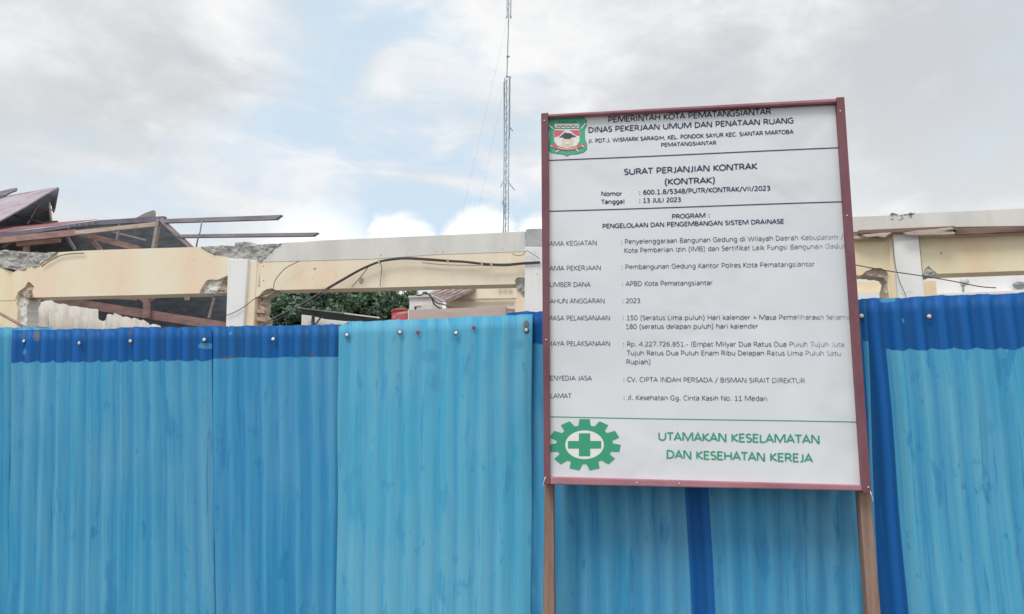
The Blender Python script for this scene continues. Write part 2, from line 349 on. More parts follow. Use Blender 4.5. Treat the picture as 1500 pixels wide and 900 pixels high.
def prism(pl, pts, off, th, mat, name, parent, rough=0.0, seed=0):
    """a slab with the given outline on a plane, front face at off, going back by th"""
    rnd = random.Random(seed + len(pts)); P = []
    for i, p in enumerate(pts):
        q = pts[(i + 1) % len(pts)]; P.append(p)
        L = math.hypot(q[0] - p[0], q[1] - p[1])
        if rough and L > 4 and (len(p) < 3):
            k = int(L / 3)
            for j in range(1, k):
                t = j / k; P.append((p[0] + (q[0] - p[0]) * t + rnd.uniform(-rough, rough), p[1] + (q[1] - p[1]) * t + rnd.uniform(-rough, rough)))
    if rough and mat in (M['rubble'], M['mortar'], M['concrete']):      # broken faces: lumpy, not flat
        n = len(P); xs = [p[0] for p in P]; ys = [p[1] for p in P]; st = 3.0; Q = [Vector((p[0], p[1])) for p in P]
        x = min(xs)
        while x < max(xs):
            y = min(ys)
            while y < max(ys):
                Q.append(Vector((x + rnd.uniform(-1, 1), y + rnd.uniform(-1, 1)))); y += st
            x += st
        vv, ee, ff = delaunay_2d_cdt(Q, [(i, (i + 1) % n) for i in range(n)], [], 1, 1e-5)[:3]
        bnd = {}
        for f in ff:
            for i in range(3):
                k = tuple(sorted((f[i], f[(i + 1) % 3]))); bnd[k] = bnd.get(k, 0) + 1
        vs = []
        for i, v in enumerate(vv):
            w_ = pl.at(v.x, v.y, off); d = noise.noise(w_ * 9 + Vector((seed, 0, 0))) * .03 + noise.noise(w_ * 26) * .025 + abs(noise.noise(w_ * 4)) * .03
            vs.append(w_ + pl.n * (d if True else 0))
        m_ = len(vs); vs += [v + pl.n * th for v in vs[:m_]]
        fs = [tuple(f) for f in ff] + [tuple(m_ + i for i in f[::-1]) for f in ff] + [(a, b, b + m_, a + m_) for (a, b), c in bnd.items() if c == 1]
        return mk(name, vs, fs, mat, parent)
    fr = [pl.at(p[0], p[1], off) for p in P]; n = len(fr)
    vs = fr + [v + pl.n * th for v in fr]
    fs = [tuple(range(n)), tuple(range(2 * n - 1, n - 1, -1))] + [(i, i + n, (i + 1) % n + n, (i + 1) % n) for i in range(n)]
    return mk(name, vs, fs, mat, parent)
def spline(pts, k=8):
    pts = [Vector(p) for p in pts]; o = []
    for i in range(len(pts) - 1):
        p0, p1, p2, p3 = pts[max(i - 1, 0)], pts[i], pts[i + 1], pts[min(i + 2, len(pts) - 1)]
        for j in range(k):
            t = j / k
            o.append(.5 * ((2 * p1) + (p2 - p0) * t + (2 * p0 - 5 * p1 + 4 * p2 - p3) * t * t + (3 * p1 - p0 - 3 * p2 + p3) * t ** 3))
    o.append(pts[-1]); return o

FD = 2.87
FP = Plane(0, FD, 0)                     # the fence
BP = Plane(0, FD - .17, .6)              # the sign board
bo = CAM + ray(750, 450) * 8.0
GP = Plane(bo.x, bo.y, -4)               # the front of the half demolished building

# ------------------------------------------------------------------ ground
me = Geo().add([(-300, -60, 0), (300, -60, 0), (300, 500, 0), (-300, 500, 0)], [(0, 1, 2, 3)]).out('ground', M['ground']); tag(me, 'flat compacted gravel ground reaching under fence and building', kind='structure')

# ------------------------------------------------------------------ corrugated fence
fence = thing('corrugated_fence', 'site fence of blue painted corrugated iron sheets with screws along its top', 'fence', (0, FD, 0))
PITCHW = .0762
RU, GM, PB = (.16, .085, .06), (.15, .17, .18), (.09, .36, .58)
STAINS = {2: [(35, 491, 3, 7, GM), (36, 516, 5, 5, PB), (192, 486, 3.5, 6, RU), (40, 523, 4, 2.5, RU), (53, 492, 4, 10, GM), (300, 507, 14, 5, PB)],
          3: [(330, 524, 13, 2, RU), (457, 521, 4, 4, RU), (338, 489, 2.5, 2.5, PB), (410, 486, 3, 2, GM)],
          4: [(509, 473, 3, 2.5, RU), (628, 522, 16, 12, PB), (758, 505, 13, 9, PB), (771, 476, 5, 7, RU), (612, 465, 2, 2, RU), (520, 690, 6, 12, PB), (640, 560, 12, 16, PB), (750, 700, 9, 14, PB)],
          1: [(10, 525, 8, 9, PB), (60, 479, 9, 2, RU)],
          7: [(1300, 440, 14, 4, PB), (1323, 470, 3, 4, PB), (1476, 585, 7, 16, PB), (1445, 625, 9, 12, PB), (1400, 560, 8, 12, PB)]}
def sheet(i, TL, TR, BL, BR, off, mat_args, phase=0.0, corner=None, nick=None, label=None, amp=.0085):
    """TL,TR: top corners in photo pixels; BL,BR: pixels further down the same side edges. The sheet runs on to the ground."""
    a, b = FP.at(*TL, off), FP.at(*TR, off); c, d = FP.at(*BL, off), FP.at(*BR, off)
    def down(p, q):
        t = (p.z - .03) / (p.z - q.z); return p + (q - p) * t
    c, d = down(a, c), down(b, d)
    nc = round((b - a).length / PITCHW * 2) / 2; nx = int(nc * 14); nz = 34
    vs = []; uv = []
    for r in range(nz + 1):
        t = r / nz; t = t ** 1.0
        for k in range(nx + 1):
            s_ = k / nx
            top = a.lerp(b, s_)
            if corner and r == 0:
                for (s0, s1, dz) in corner:
                    if s0 <= s_ <= s1: top = top - Vector((0, 0, dz * (1 - abs((s_ - s0) / (s1 - s0) * 2 - 1)) if s0 > 0 and s1 < 1 else dz * ((s1 - s_) / (s1 - s0) if s0 <= 0 else (s_ - s0) / (s1 - s0))))
            if r == 0: top = top + Vector((0, 0, noise.noise(Vector((s_ * 6, i * 5.3, 0))) * .007 + noise.noise(Vector((s_ * 40, i, 2))) * .0025))
            p = top.lerp(c.lerp(d, s_), t)
            ph = s_ * nc + phase
            n = noise.noise(Vector((s_ * 3 + i * 9, p.z * 1.4, i))) * .010 + noise.noise(Vector((s_ * 12 + i * 9, p.z * 5, i + 4))) * .0022
            y = -amp * (1 + .35 * noise.noise(Vector((ph * .9, p.z * .8, i)))) * math.cos(2 * math.pi * ph) + n
            p = p + Vector((.0015 * math.sin(p.z * 9 + i), y, 0)); vs.append(p); uv.append((ph, p.z))
    W_ = nx + 1
    fs = [(r * W_ + k, (r + 1) * W_ + k, (r + 1) * W_ + k + 1, r * W_ + k + 1) for r in range(nz) for k in range(nx)]
    st_ = []
    for (px, py, wpx, hpx, col_) in STAINS.get(i, ()):
        p = FP.at(px, py, off); q = FP.at(px + wpx, py + hpx, off); tt = (p.x - a.x) / (b.x - a.x)
        st_.append((tt * nc + phase, p.z, abs(q.x - p.x) / PITCHW, abs(q.z - p.z), col_))
    o = mk('sheet', vs, fs, sheet_mat(f'painted iron sheet {i}', i, stains=st_, **mat_args), fence, True, uv)
    md = o.modifiers.new('thickness', 'SOLIDIFY'); md.thickness = .0012; md.offset = 1
    if label: o['label'] = label
    return o
LB, LB2, DB = rgb(94, 160, 190, K), rgb(62, 144, 186, K), rgb(8, 86, 152, K)
def zt(px, py, off=0): return FP.at(px, py, off).z
sh = []
sh.append(sheet(1, (-262, 484), (78, 478), (-262, 900), (78, 900), .024, dict(light=rgb(84, 156, 186, K), light2=rgb(52, 138, 180, K), deep=DB, strip=None), label='pale teal sheet at the far left end, its top showing behind the next'))
sh.append(sheet(2, (22, 484), (309, 478), (12, 900), (313, 900), .006, dict(light=LB, light2=LB2, deep=rgb(8, 84, 152, K), band=zt(150, 529)), label='wide sheet with a scalloped deep blue band on top, left of the others', corner=[(.93, 1, .012)]))
sh.append(sheet(3, (292, 478), (500, 476), (296, 900), (500, 900), .020, dict(light=rgb(82, 152, 190, K), light2=rgb(58, 138, 184, K), deep=rgb(14, 88, 150, K), band=zt(400, 524), amp=.003), label='narrow sheet with a straight edged deep blue band on top'))
sh.append(sheet(4, (497, 472), (780, 461), (493, 900), (778, 900), .0, dict(light=rgb(104, 170, 196, K), light2=rgb(76, 158, 194, K), deep=rgb(34, 124, 180, K), patches=.575), amp=.0038, corner=[(0, .05, .02)], label='pale all over sheet with no dark band, immediately left of the sign'))
sh.append(sheet(5, (743, 458), (1012, 449), (743, 900), (1028, 900), .013, dict(light=rgb(88, 154, 188, K), light2=rgb(66, 144, 186, K), deep=rgb(8, 86, 154, K), band=zt(790, 503)), label='sheet behind the left half of the sign'))
sh.append(sheet(6, (990, 450), (1268, 439), (1013, 900), (1286, 900), .006, dict(light=rgb(90, 156, 190, K), light2=rgb(64, 144, 188, K), deep=rgb(6, 84, 150, K), band=zt(1130, 500), strip=1.15), label='sheet with a deep blue strip down its left side, behind the right half of the sign'))
sh.append(sheet(7, (1247, 439), (1540, 427), (1283, 900), (1600, 900), .0, dict(light=rgb(102, 168, 194, K), light2=rgb(70, 152, 192, K), deep=rgb(6, 84, 152, K), band=zt(1400, 511), strip=1.42, patches=.585), label='sheet right of the sign, deep blue along its top and left side'))
sh.append(sheet(8, (1525, 428), (1850, 414), (1580, 900), (1960, 900), .018, dict(light=LB, light2=LB2, deep=DB, band=zt(1700, 508))))
# screws: a zinc cap on a rubber washer, every one a sub-part of its sheet
def dome(r, h, n=10, rings=3):
    g = Geo(); vs = [(0, -h, 0)]
    for j in range(1, rings + 1):
        a = j / rings * math.pi / 2
        vs += [(r * math.sin(a) * math.cos(2 * math.pi * k / n), -h * math.cos(a), r * math.sin(a) * math.sin(2 * math.pi * k / n)) for k in range(n)]
    fs = [(0, 1 + (k + 1) % n, 1 + k) for k in range(n)]
    for j in range(rings - 1):
        fs += [(1 + j * n + k, 1 + j * n + (k + 1) % n, 1 + (j + 1) * n + (k + 1) % n, 1 + (j + 1) * n + k) for k in range(n)]
    fs.append(tuple(1 + (rings - 1) * n + k for k in range(n))); g.add(vs, fs); return g
def screw_mesh():
    g = dome(.0082, .0045); w_ = dome(.0112, .0018)
    me = bpy.data.meshes.new('screw'); n = len(g.v)
    me.from_pydata(g.v + w_.v, [], g.f + [[n + i for i in f] for f in w_.f]); me.materials.append(M['cap']); me.materials.append(M['washer'])
    for i, p in enumerate(me.polygons): p.material_index = 0 if i < len(g.f) else 1; p.use_smooth = True
    return me
SM = screw_mesh()
rm = dome(.008, .003); RM = bpy.data.meshes.new('rust_spot'); RM.from_pydata(rm.v, [], rm.f); RM.materials.append(M['rust'])
def put(me, name, parent, world):
    o = bpy.data.objects.new(name, me); C.objects.link(o); o.parent = parent
    o.matrix_local = WM[parent.name].inverted() @ world; return o
for px, py, i, off in ((35, 500, 1, -.006), (116, 503, 1, -.006), (191, 500, 1, -.006), (299, 498, 1, -.006), (400, 497, 2, .008), (508, 491, 3, -.012), (586, 487, 3, -.012), (668, 488, 3, -.012),
                    (771, 484, 3, -.012), (1262, 463, 6, -.012), (1361, 464, 6, -.012), (1583, 455, 7, .002)):
    p = FP.at(px, py, off); put(SM, 'screw', sh[i], Matrix.Translation(p) @ Matrix.Rotation(R(random.uniform(-14, 14)), 4, 'X') @ Matrix.Rotation(R(random.uniform(-14, 14)), 4, 'Z'))
for px, py in ((612, 487), (694, 480)):
    put(RM, 'nail', sh[3], Matrix.Translation(FP.at(px, py, -.007)))
# timber rails and posts behind the sheets
g = Geo(); a, b = FP.at(601, 462.5, .075), FP.at(742, 457.5, .075)
g.bar(a, b, .04, .042).out('rail', M['plywood'], fence)['label'] = 'short brown board showing over the pale sheet'
for z in (.45, 1.25): Geo().bar((-3.6, FD + .07, z), (3.4, FD + .07, z), .04, .06).out('rail', M['timber'], fence)
for x in (-3.3, -1.75, -.2, 1.45, 3.1): Geo().bar((x, FD + .12, 0), (x, FD + .12, 1.7), .06, .06).out('post', M['timber'], fence)

# ------------------------------------------------------------------ sign board
sb = BP.at(1030, 700); sign = thing('contract_sign_board', 'white printed contract notice in a maroon steel frame on two wooden posts', 'sign', (sb.x, sb.y, 0), BP.a)
def board_quad(name, pts, off, th, mat, parent=sign): return prism(BP, pts, off, th, mat, name, parent)
banner = board_quad('banner', [(797, 172), (1231, 150), (1270, 716), (801, 706)], .0, .004, M['banner'])
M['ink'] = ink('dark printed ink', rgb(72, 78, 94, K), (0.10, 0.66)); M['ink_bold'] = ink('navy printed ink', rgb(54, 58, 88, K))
# steel frame: angle profiles standing proud of the print
def edge_bevel(o, w_=.0015):
    md = o.modifiers.new('bevel', 'BEVEL'); md.width = w_; md.segments = 2; md.limit_method = 'ANGLE'
for o in (board_quad('stile', [(792.5, 166), (803, 165), (805.5, 709.5), (796.5, 709.5)], -.022, .046, M['maroon']),
          board_quad('stile', [(1225.2, 142.6), (1237, 142), (1276.5, 723), (1264, 722.3)], -.022, .046, M['maroon'])): edge_bevel(o, .002)
t1 = board_quad('top_rail', [(803.3, 167.2), (1225, 144.2), (1225.5, 149.0), (803.3, 170.8)], -.028, .052, M['maroon_pale']); edge_bevel(t1, .003)
t2 = board_quad('top_lip', [(803.3, 170.9), (1225.6, 149.1), (1226.2, 152.4), (803.4, 172.6)], -.012, .040, M['maroon'], sign)
t3 = board_quad('bottom_rail', [(805.7, 698.8), (1263, 711.2), (1264, 719.5), (805.7, 710.0)], -.020, .044, M['maroon_pale']); edge_bevel(t3, .004)
board_quad('backing_panel', [(799, 174), (1230, 152), (1267, 714), (802, 704)], .006, .012, M['galv'])
# rivets on the frame
rv = dome(.003, .0025); RV = bpy.data.meshes.new('rivet'); RV.from_pydata(rv.v, [], rv.f); RV.materials.append(M['cap'])
for px, py in ((797.5, 177), (1231, 163), (800, 498), (1241, 316), (1272, 714), (933, 707.5), (995, 708.5)): put(RV, 'rivet', sign, Matrix.Translation(BP.at(px, py, -.0235)))
for (x0, x1, y0, xb0, xb1) in ((797.5, 810.5, 706, 795, 812.5), (1258.5, 1275.5, 719, 1271, 1290.5)):
    p, q, r_, s_ = BP.at(x0, y0, .026), BP.at(x1, y0, .026), BP.at(xb0, 900, .026), BP.at(xb1, 900, .026)
    e, f_ = (r_ - p) / (p.z - r_.z), (s_ - q) / (q.z - s_.z)
    zb = [p + e * p.z, q + f_ * q.z]; tp = [p - e * .9 * .5, q - f_ * .9 * .5]
    for v, zz in zip(zb, (0, 0)): v.z = zz
    fr = [zb[0], zb[1], tp[1], tp[0]]; bk = [v + BP.n * .05 for v in fr]
    o = Geo().box8(fr + bk).out('post', M['wood_post'], sign); edge_bevel(o, .003)
# loose wire ends at the lower corners of the frame
for px, py, s in ((1277, 726, 1), (797, 705, -1)):
    a = BP.at(px - 2 * s, py - 6, -.024); b = BP.at(px, py, -.03); c_ = BP.at(px + 2 * s, py + 8, -.026)
    Geo().tube(spline([a, b, c_], 4), .0012, 5).out('wire_tie', M['cap'], sign)

# a plain humanist sans drawn as pen strokes: cap height 1, x-height .73; every stroke is a ribbon with mitred corners
def arc(cx, cy, rx, ry, a0, a1, n=None):
    n = n or max(4, int(abs(a1 - a0) / 22)); return [(cx + rx * math.cos(R(a0 + (a1 - a0) * i / n)), cy + ry * math.sin(R(a0 + (a1 - a0) * i / n))) for i in range(n + 1)]
XH = .73
def glyphs():
    g = {}; h = XH
    g[' '] = (.42, [])
    g['A'] = (.90, [[(.04, 0), (.45, 1), (.86, 0)], [(.18, .31), (.72, .31)]])
    g['B'] = (.84, [[(.13, 0), (.13, 1), (.42, 1)] + arc(.42, .765, .24, .235, 90, -90) + [(.13, .53)], [(.42, .53)] + arc(.44, .265, .28, .265, 90, -90) + [(.13, 0)]])
    g['C'] = (.82, [arc(.50, .5, .42, .52, 52, 308)])
    g['D'] = (.95, [[(.13, 0), (.13, 1), (.38, 1)] + arc(.38, .5, .47, .5, 90, -90) + [(.13, 0)]])
    g['E'] = (.75, [[(.67, 1), (.13, 1), (.13, 0), (.68, 0)], [(.13, .52), (.60, .52)]])
    g['F'] = (.72, [[(.66, 1), (.13, 1), (.13, 0)], [(.13, .50), (.58, .50)]])
    g['G'] = (.98, [arc(.52, .5, .45, .52, 50, 318) + [(.86, .12), (.86, .48), (.56, .48)]])
    g['H'] = (.97, [[(.13, 0), (.13, 1)], [(.84, 0), (.84, 1)], [(.13, .52), (.84, .52)]])
    g['I'] = (.39, [[(.195, 0), (.195, 1)]])
    g['J'] = (.50, [[(.36, 1), (.36, .22)] + arc(.16, .22, .20, .23, 0, -110)])
    g['K'] = (.81, [[(.13, 0), (.13, 1)], [(.74, 1), (.16, .5), (.78, 0)]])
    g['L'] = (.65, [[(.13, 1), (.13, 0), (.61, 0)]])
    g['M'] = (1.33, [[(.13, 0), (.13, 1), (.24, 1), (.665, .06), (1.09, 1), (1.20, 1), (1.20, 0)]])
    g['N'] = (1.0, [[(.13, 0), (.13, 1), (.22, 1), (.79, 0), (.87, 0), (.87, 1)]])
    g['O'] = (1.03, [arc(.515, .5, .44, .51, 90, 450, 18)])
    g['P'] = (.80, [[(.13, 0), (.13, 1), (.38, 1)] + arc(.38, .70, .32, .30, 90, -90) + [(.13, .40)]])
    g['R'] = (.84, [[(.13, 0), (.13, 1), (.40, 1)] + arc(.40, .73, .28, .27, 90, -90) + [(.13, .46)], [(.40, .46), (.60, .30), (.76, 0)]])
    g['S'] = (.71, [arc(.36, .755, .26, .255, 40, 225) + [(.30, .54), (.46, .47)] + arc(.36, .25, .28, .26, 50, -145)])
    g['T'] = (.76, [[(.02, 1), (.74, 1)], [(.38, 1), (.38, 0)]])
    g['U'] = (1.0, [[(.13, 1), (.13, .36)] + arc(.50, .36, .37, .37, 180, 360) + [(.87, 1)]])
    g['V'] = (.88, [[(.03, 1), (.44, 0), (.85, 1)]])
    g['W'] = (1.38, [[(.04, 1), (.36, 0), (.69, .92), (1.02, 0), (1.34, 1)]])
    g['Y'] = (.76, [[(.03, 1), (.38, .44), (.73, 1)], [(.38, .44), (.38, 0)]])
    g['Z'] = (.73, [[(.06, 1), (.65, 1), (.07, 0), (.67, 0)]])
    g['a'] = (.74, [[(.12, .60)] + arc(.36, .49, .25, .25, 110, 0) + [(.61, 0)], [(.61, .43), (.32, .41)] + arc(.30, .20, .21, .205, 95, 290) + [(.61, .18)]])
    bowl = lambda cx: arc(cx, h / 2, .29, h / 2 + .005, 90, 450, 14)
    g['b'] = (.82, [[(.12, 1.04), (.12, 0)], bowl(.41)])
    g['c'] = (.66, [arc(.40, h / 2, .30, h / 2 + .01, 50, 310)])
    g['d'] = (.82, [[(.70, 1.04), (.70, 0)], bowl(.41)])
    g['e'] = (.77, [[(.10, .40), (.67, .40)] + arc(.39, h / 2 + .01, .29, h / 2, 8, 305)])
    g['f'] = (.47, [[(.20, 0), (.20, .84)] + arc(.36, .84, .16, .19, 180, 80), [(.04, h - .03), (.42, h - .03)]])
    g['g'] = (.80, [[(.67, h), (.67, -.05)] + arc(.39, -.05, .28, .22, 0, -140), arc(.39, .39, .28, .34, 90, 450, 14)])
    g['h'] = (.81, [[(.12, 1.04), (.12, 0)], [(.12, .46)] + arc(.40, .46, .27, .27, 150, 0) + [(.67, 0)]])
    g['i'] = (.36, [[(.18, 0), (.18, h)], [(.18, .90), (.18, 1.02)]])
    g['j'] = (.37, [[(.20, h), (.20, -.08)] + arc(.04, -.08, .16, .18, 0, -80), [(.20, .90), (.20, 1.02)]])
    g['k'] = (.70, [[(.12, 0), (.12, 1.04)], [(.60, h), (.16, .38), (.65, 0)]])
    g['l'] = (.36, [[(.18, 0), (.18, 1.04)]])
    g['m'] = (1.24, [[(.12, h), (.12, 0)], [(.12, .48)] + arc(.37, .48, .25, .25, 150, 0) + [(.62, 0)], [(.62, .48)] + arc(.87, .48, .25, .25, 150, 0) + [(1.12, 0)]])
    g['n'] = (.81, [[(.12, h), (.12, 0)], [(.12, .46)] + arc(.40, .46, .27, .27, 150, 0) + [(.67, 0)]])
    g['o'] = (.82, [arc(.41, h / 2, .32, h / 2 + .01, 90, 450, 14)])
    g['p'] = (.82, [[(.12, h), (.12, -.30)], bowl(.41)])
    g['r'] = (.54, [[(.12, h), (.12, 0)], [(.12, .44)] + arc(.38, .44, .26, .28, 160, 75)])
    g['s'] = (.61, [arc(.31, .545, .20, .185, 45, 235) + [(.40, .34)] + arc(.30, .185, .22, .19, 40, -150)])
    g['t'] = (.52, [[(.21, .94), (.21, .17)] + arc(.37, .17, .16, .17, 180, 290), [(.03, h - .03), (.46, h - .03)]])
    g['u'] = (.81, [[(.13, h), (.13, .28)] + arc(.40, .28, .27, .28, 180, 330) + [(.68, .26)], [(.68, h), (.68, 0)]])
    g['v'] = (.70, [[(.04, h), (.35, 0), (.66, h)]])
    g['w'] = (1.11, [[(.04, h), (.29, 0), (.555, .68), (.82, 0), (1.07, h)]])
    g['y'] = (.70, [[(.04, h), (.36, .02)], [(.66, h), (.36, .02), (.26, -.22), (.08, -.28)]])
    g['z'] = (.61, [[(.06, h), (.54, h), (.07, 0), (.56, 0)]])
    g['0'] = (.79, [arc(.395, .5, .31, .50, 90, 450, 16)])
    g['1'] = (.79, [[(.14, .82), (.42, .99), (.42, 0)], [(.14, 0), (.70, 0)]])
    g['2'] = (.79, [[(.12, .86)] + arc(.36, .73, .28, .27, 120, -30) + [(.10, .02), (.70, .02)]])
    g['3'] = (.79, [[(.14, .90)] + arc(.36, .76, .26, .24, 110, -90) + [(.26, .52)], [(.36, .52)] + arc(.37, .26, .31, .27, 90, -130)])
    g['4'] = (.79, [[(.58, 0), (.58, 1), (.07, .28), (.75, .28)]])
    g['5'] = (.79, [[(.64, 1), (.18, 1), (.16, .56), (.34, .60)] + arc(.36, .30, .31, .30, 90, -130)])
    g['6'] = (.79, [[(.62, .95)] + arc(.52, .50, .40, .49, 95, 180) + arc(.41, .30, .29, .30, 180, 540, 14)])
    g['7'] = (.79, [[(.08, 1), (.70, 1), (.28, 0)]])
    g['8'] = (.79, [arc(.395, .76, .24, .24, -90, 270, 14), arc(.395, .26, .30, .26, 90, 450, 14)])
    g['9'] = (.79, [[(.14, .04)] + arc(.26, .50, .40, .48, -80, 0) + arc(.38, .69, .28, .30, 0, 360, 14)])
    g['.'] = (.39, [[(.195, -.02), (.195, .13)]]); g[','] = (.39, [[(.22, .12), (.12, -.18)]])
    g[':'] = (.42, [[(.21, -.02), (.21, .13)], [(.21, .58), (.21, .73)]])
    g['/'] = (.60, [[(.52, 1.08), (.08, -.14)]]); g['-'] = (.475, [[(.06, .36), (.42, .36)]])
    g['('] = (.47, [arc(.52, .42, .36, .76, 115, 245)]); g[')'] = (.47, [arc(-.05, .42, .36, .76, 65, -65)])
    g['+'] = (.77, [[(.385, .12), (.385, .74)], [(.08, .43), (.69, .43)]])
    return g
GLY = glyphs()
def ribbon(P, wd):
    n = len(P); L = []; Rr = []; closed = (Vector(P[0]) - Vector(P[-1])).length < 1e-4
    for i in range(n):
        p = Vector(P[i]); a = Vector(P[i - 1]) if i else (Vector(P[-2]) if closed else None); b = Vector(P[i + 1]) if i < n - 1 else (Vector(P[1]) if closed else None)
        d1 = (p - a).normalized() if a is not None and (p - a).length > 1e-6 else None; d2 = (b - p).normalized() if b is not None and (b - p).length > 1e-6 else None
        d1 = d1 or d2; d2 = d2 or d1; n1 = Vector((-d1.y, d1.x)); n2 = Vector((-d2.y, d2.x)); m = n1 + n2
        m = m.normalized() if m.length > .1 else n1
        k = wd / 2 / max(.45, m.dot(n1)); L.append(p + m * k); Rr.append(p - m * k)
    return L, Rr
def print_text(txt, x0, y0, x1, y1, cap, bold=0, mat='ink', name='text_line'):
    wd = .178 if bold else .13
    vs = []; fs = []; x = 0.0
    for ch in txt:
        adv, strokes = GLY[ch]
        for k, st in enumerate(strokes):
            st = [(px + x, wd / 2 + py * (1 - wd)) if 0 <= py <= 1 else (px + x, py + (wd / 2 if py < 0 else -wd / 2)) for px, py in st]
            L, Rr = ribbon(st, wd * (1.35 if ch in '.:' else 1)); b = len(vs); n = len(L)
            vs += [(p.x, p.y, k) for p in L] + [(p.x, p.y, k) for p in Rr]; fs += [(b + i, b + i + 1, b + n + i + 1, b + n + i) for i in range(n - 1)]
        x += adv + (.03 if bold else .02)
    mn, mx = min(v[0] for v in vs), max(v[0] for v in vs)
    OFF = -.0012
    p0, p1 = BP.at(x0, y0, OFF), BP.at(x1, y1, OFF); up = BP.at(x0, y0 - cap * 1.06, OFF) - p0
    return mk(name, [p0 + (p1 - p0) * ((v[0] - mn) / (mx - mn)) + up * v[1] - BP.n * .00008 * v[2] for v in vs], fs, M[mat], banner)
def print_poly(pts, mat, lvl=0, name='print_mark', parent=None):
    OFF = -.0012 - .0005 * lvl
    vs = [BP.at(x, y, OFF) for x, y in pts]; o = mk(name, vs, [tuple(range(len(vs)))], M[mat], banner); return o
def rule(x0, y0, x1, y1, h, mat):
    n = 16; dy = lambda t: math.sin(t * 5.3) * .35
    P = [(x0 + (x1 - x0) * k / n, y0 + (y1 - y0) * k / n + dy(k / n)) for k in range(n + 1)]
    vs = [BP.at(x, y - h / 2, -.0012) for x, y in P] + [BP.at(x, y + h / 2, -.0012) for x, y in P]
    mk('rule', vs, [(k, k + 1, n + 2 + k, n + 1 + k) for k in range(n)], M[mat], banner)
T = print_text
T('PEMERINTAH KOTA PEMATANGSIANTAR', 891, 180.2, 1129.6, 168.0, 8.6, 1, 'ink_bold')
T('DINAS PEKERJAAN UMUM DAN PENATAAN RUANG', 862, 195, 1162.7, 181, 8.0, 1, 'ink_bold')
T('Jl. PDT.J. WISMARK SARAGIH, KEL. PONDOK SAYUR KEC. SIANTAR MARTOBA', 862, 210, 1162.7, 196.3, 5.9, 1, 'ink_bold')
T('PEMATANGSIANTAR', 968.5, 215.3, 1049.3, 212.3, 5.6, 1, 'ink_bold')
T('SURAT PERJANJIAN KONTRAK', 914, 256.8, 1109.6, 248.3, 8.8, 1, 'ink_bold')
T('(KONTRAK)', 973.8, 271.3, 1047.3, 268.8, 8.8, 1, 'ink_bold')
T('Nomor', 880.8, 287.5, 911, 287.2, 6.4, 1, 'ink_bold'); T(': 600.1.8/5348/PUTR/KONTRAK/VII/2023', 936.3, 286, 1128.5, 279.5, 7.0, 1, 'ink_bold')
T('Tanggal', 880.8, 299.3, 914.6, 298.6, 6.4, 1, 'ink_bold'); T(': 13 JULI 2023', 936.3, 297.5, 997.5, 296.2, 6.8, 1, 'ink_bold')
T('PROGRAM :', 984.4, 320.8, 1039.5, 319, 6.6, 1, 'ink_bold')
T('PENGELOLAAN DAN PENGEMBANGAN SISTEM DRAINASE', 882.7, 335, 1148.4, 328, 6.6, 1, 'ink_bold')
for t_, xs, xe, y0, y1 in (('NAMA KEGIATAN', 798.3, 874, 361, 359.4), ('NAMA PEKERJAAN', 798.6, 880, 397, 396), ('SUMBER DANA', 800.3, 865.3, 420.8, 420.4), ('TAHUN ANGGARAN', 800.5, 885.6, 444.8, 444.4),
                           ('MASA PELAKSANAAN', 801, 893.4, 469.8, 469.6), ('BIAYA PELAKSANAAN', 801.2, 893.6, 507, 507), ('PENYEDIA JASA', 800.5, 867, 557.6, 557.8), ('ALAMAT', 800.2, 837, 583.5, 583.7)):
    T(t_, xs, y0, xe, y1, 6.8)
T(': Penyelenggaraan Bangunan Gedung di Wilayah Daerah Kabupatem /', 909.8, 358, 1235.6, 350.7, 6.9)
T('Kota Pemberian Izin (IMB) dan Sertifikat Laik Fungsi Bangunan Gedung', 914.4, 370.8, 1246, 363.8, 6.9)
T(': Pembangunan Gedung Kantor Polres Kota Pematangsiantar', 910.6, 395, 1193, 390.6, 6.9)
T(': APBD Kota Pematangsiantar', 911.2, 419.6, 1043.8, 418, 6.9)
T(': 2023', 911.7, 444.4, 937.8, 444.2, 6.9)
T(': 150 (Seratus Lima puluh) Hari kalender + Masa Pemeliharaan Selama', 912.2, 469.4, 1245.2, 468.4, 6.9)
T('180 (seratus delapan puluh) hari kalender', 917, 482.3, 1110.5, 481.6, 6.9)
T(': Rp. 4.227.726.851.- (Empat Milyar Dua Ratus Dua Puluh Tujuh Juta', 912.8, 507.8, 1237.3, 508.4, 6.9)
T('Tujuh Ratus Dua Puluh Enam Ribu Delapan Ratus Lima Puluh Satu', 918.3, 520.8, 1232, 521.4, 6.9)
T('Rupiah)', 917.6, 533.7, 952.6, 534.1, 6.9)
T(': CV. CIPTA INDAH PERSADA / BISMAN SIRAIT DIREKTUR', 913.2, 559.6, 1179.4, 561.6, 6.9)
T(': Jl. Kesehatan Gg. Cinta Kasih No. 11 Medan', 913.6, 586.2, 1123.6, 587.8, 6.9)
T('UTAMAKAN KESELAMATAN', 964.3, 646, 1200.8, 650.8, 12.4, 1, 'ink_green'); T('DAN KESEHATAN KEREJA', 976.5, 672.3, 1191.2, 678.3, 12.4, 1, 'ink_green')
rule(803, 235.2, 1230, 216.8, 1.5, 'ink_navy'); rule(803, 309.7, 1234, 296, 1.5, 'ink_navy'); rule(804, 610.6, 1257, 618.7, 1.3, 'ink_green')
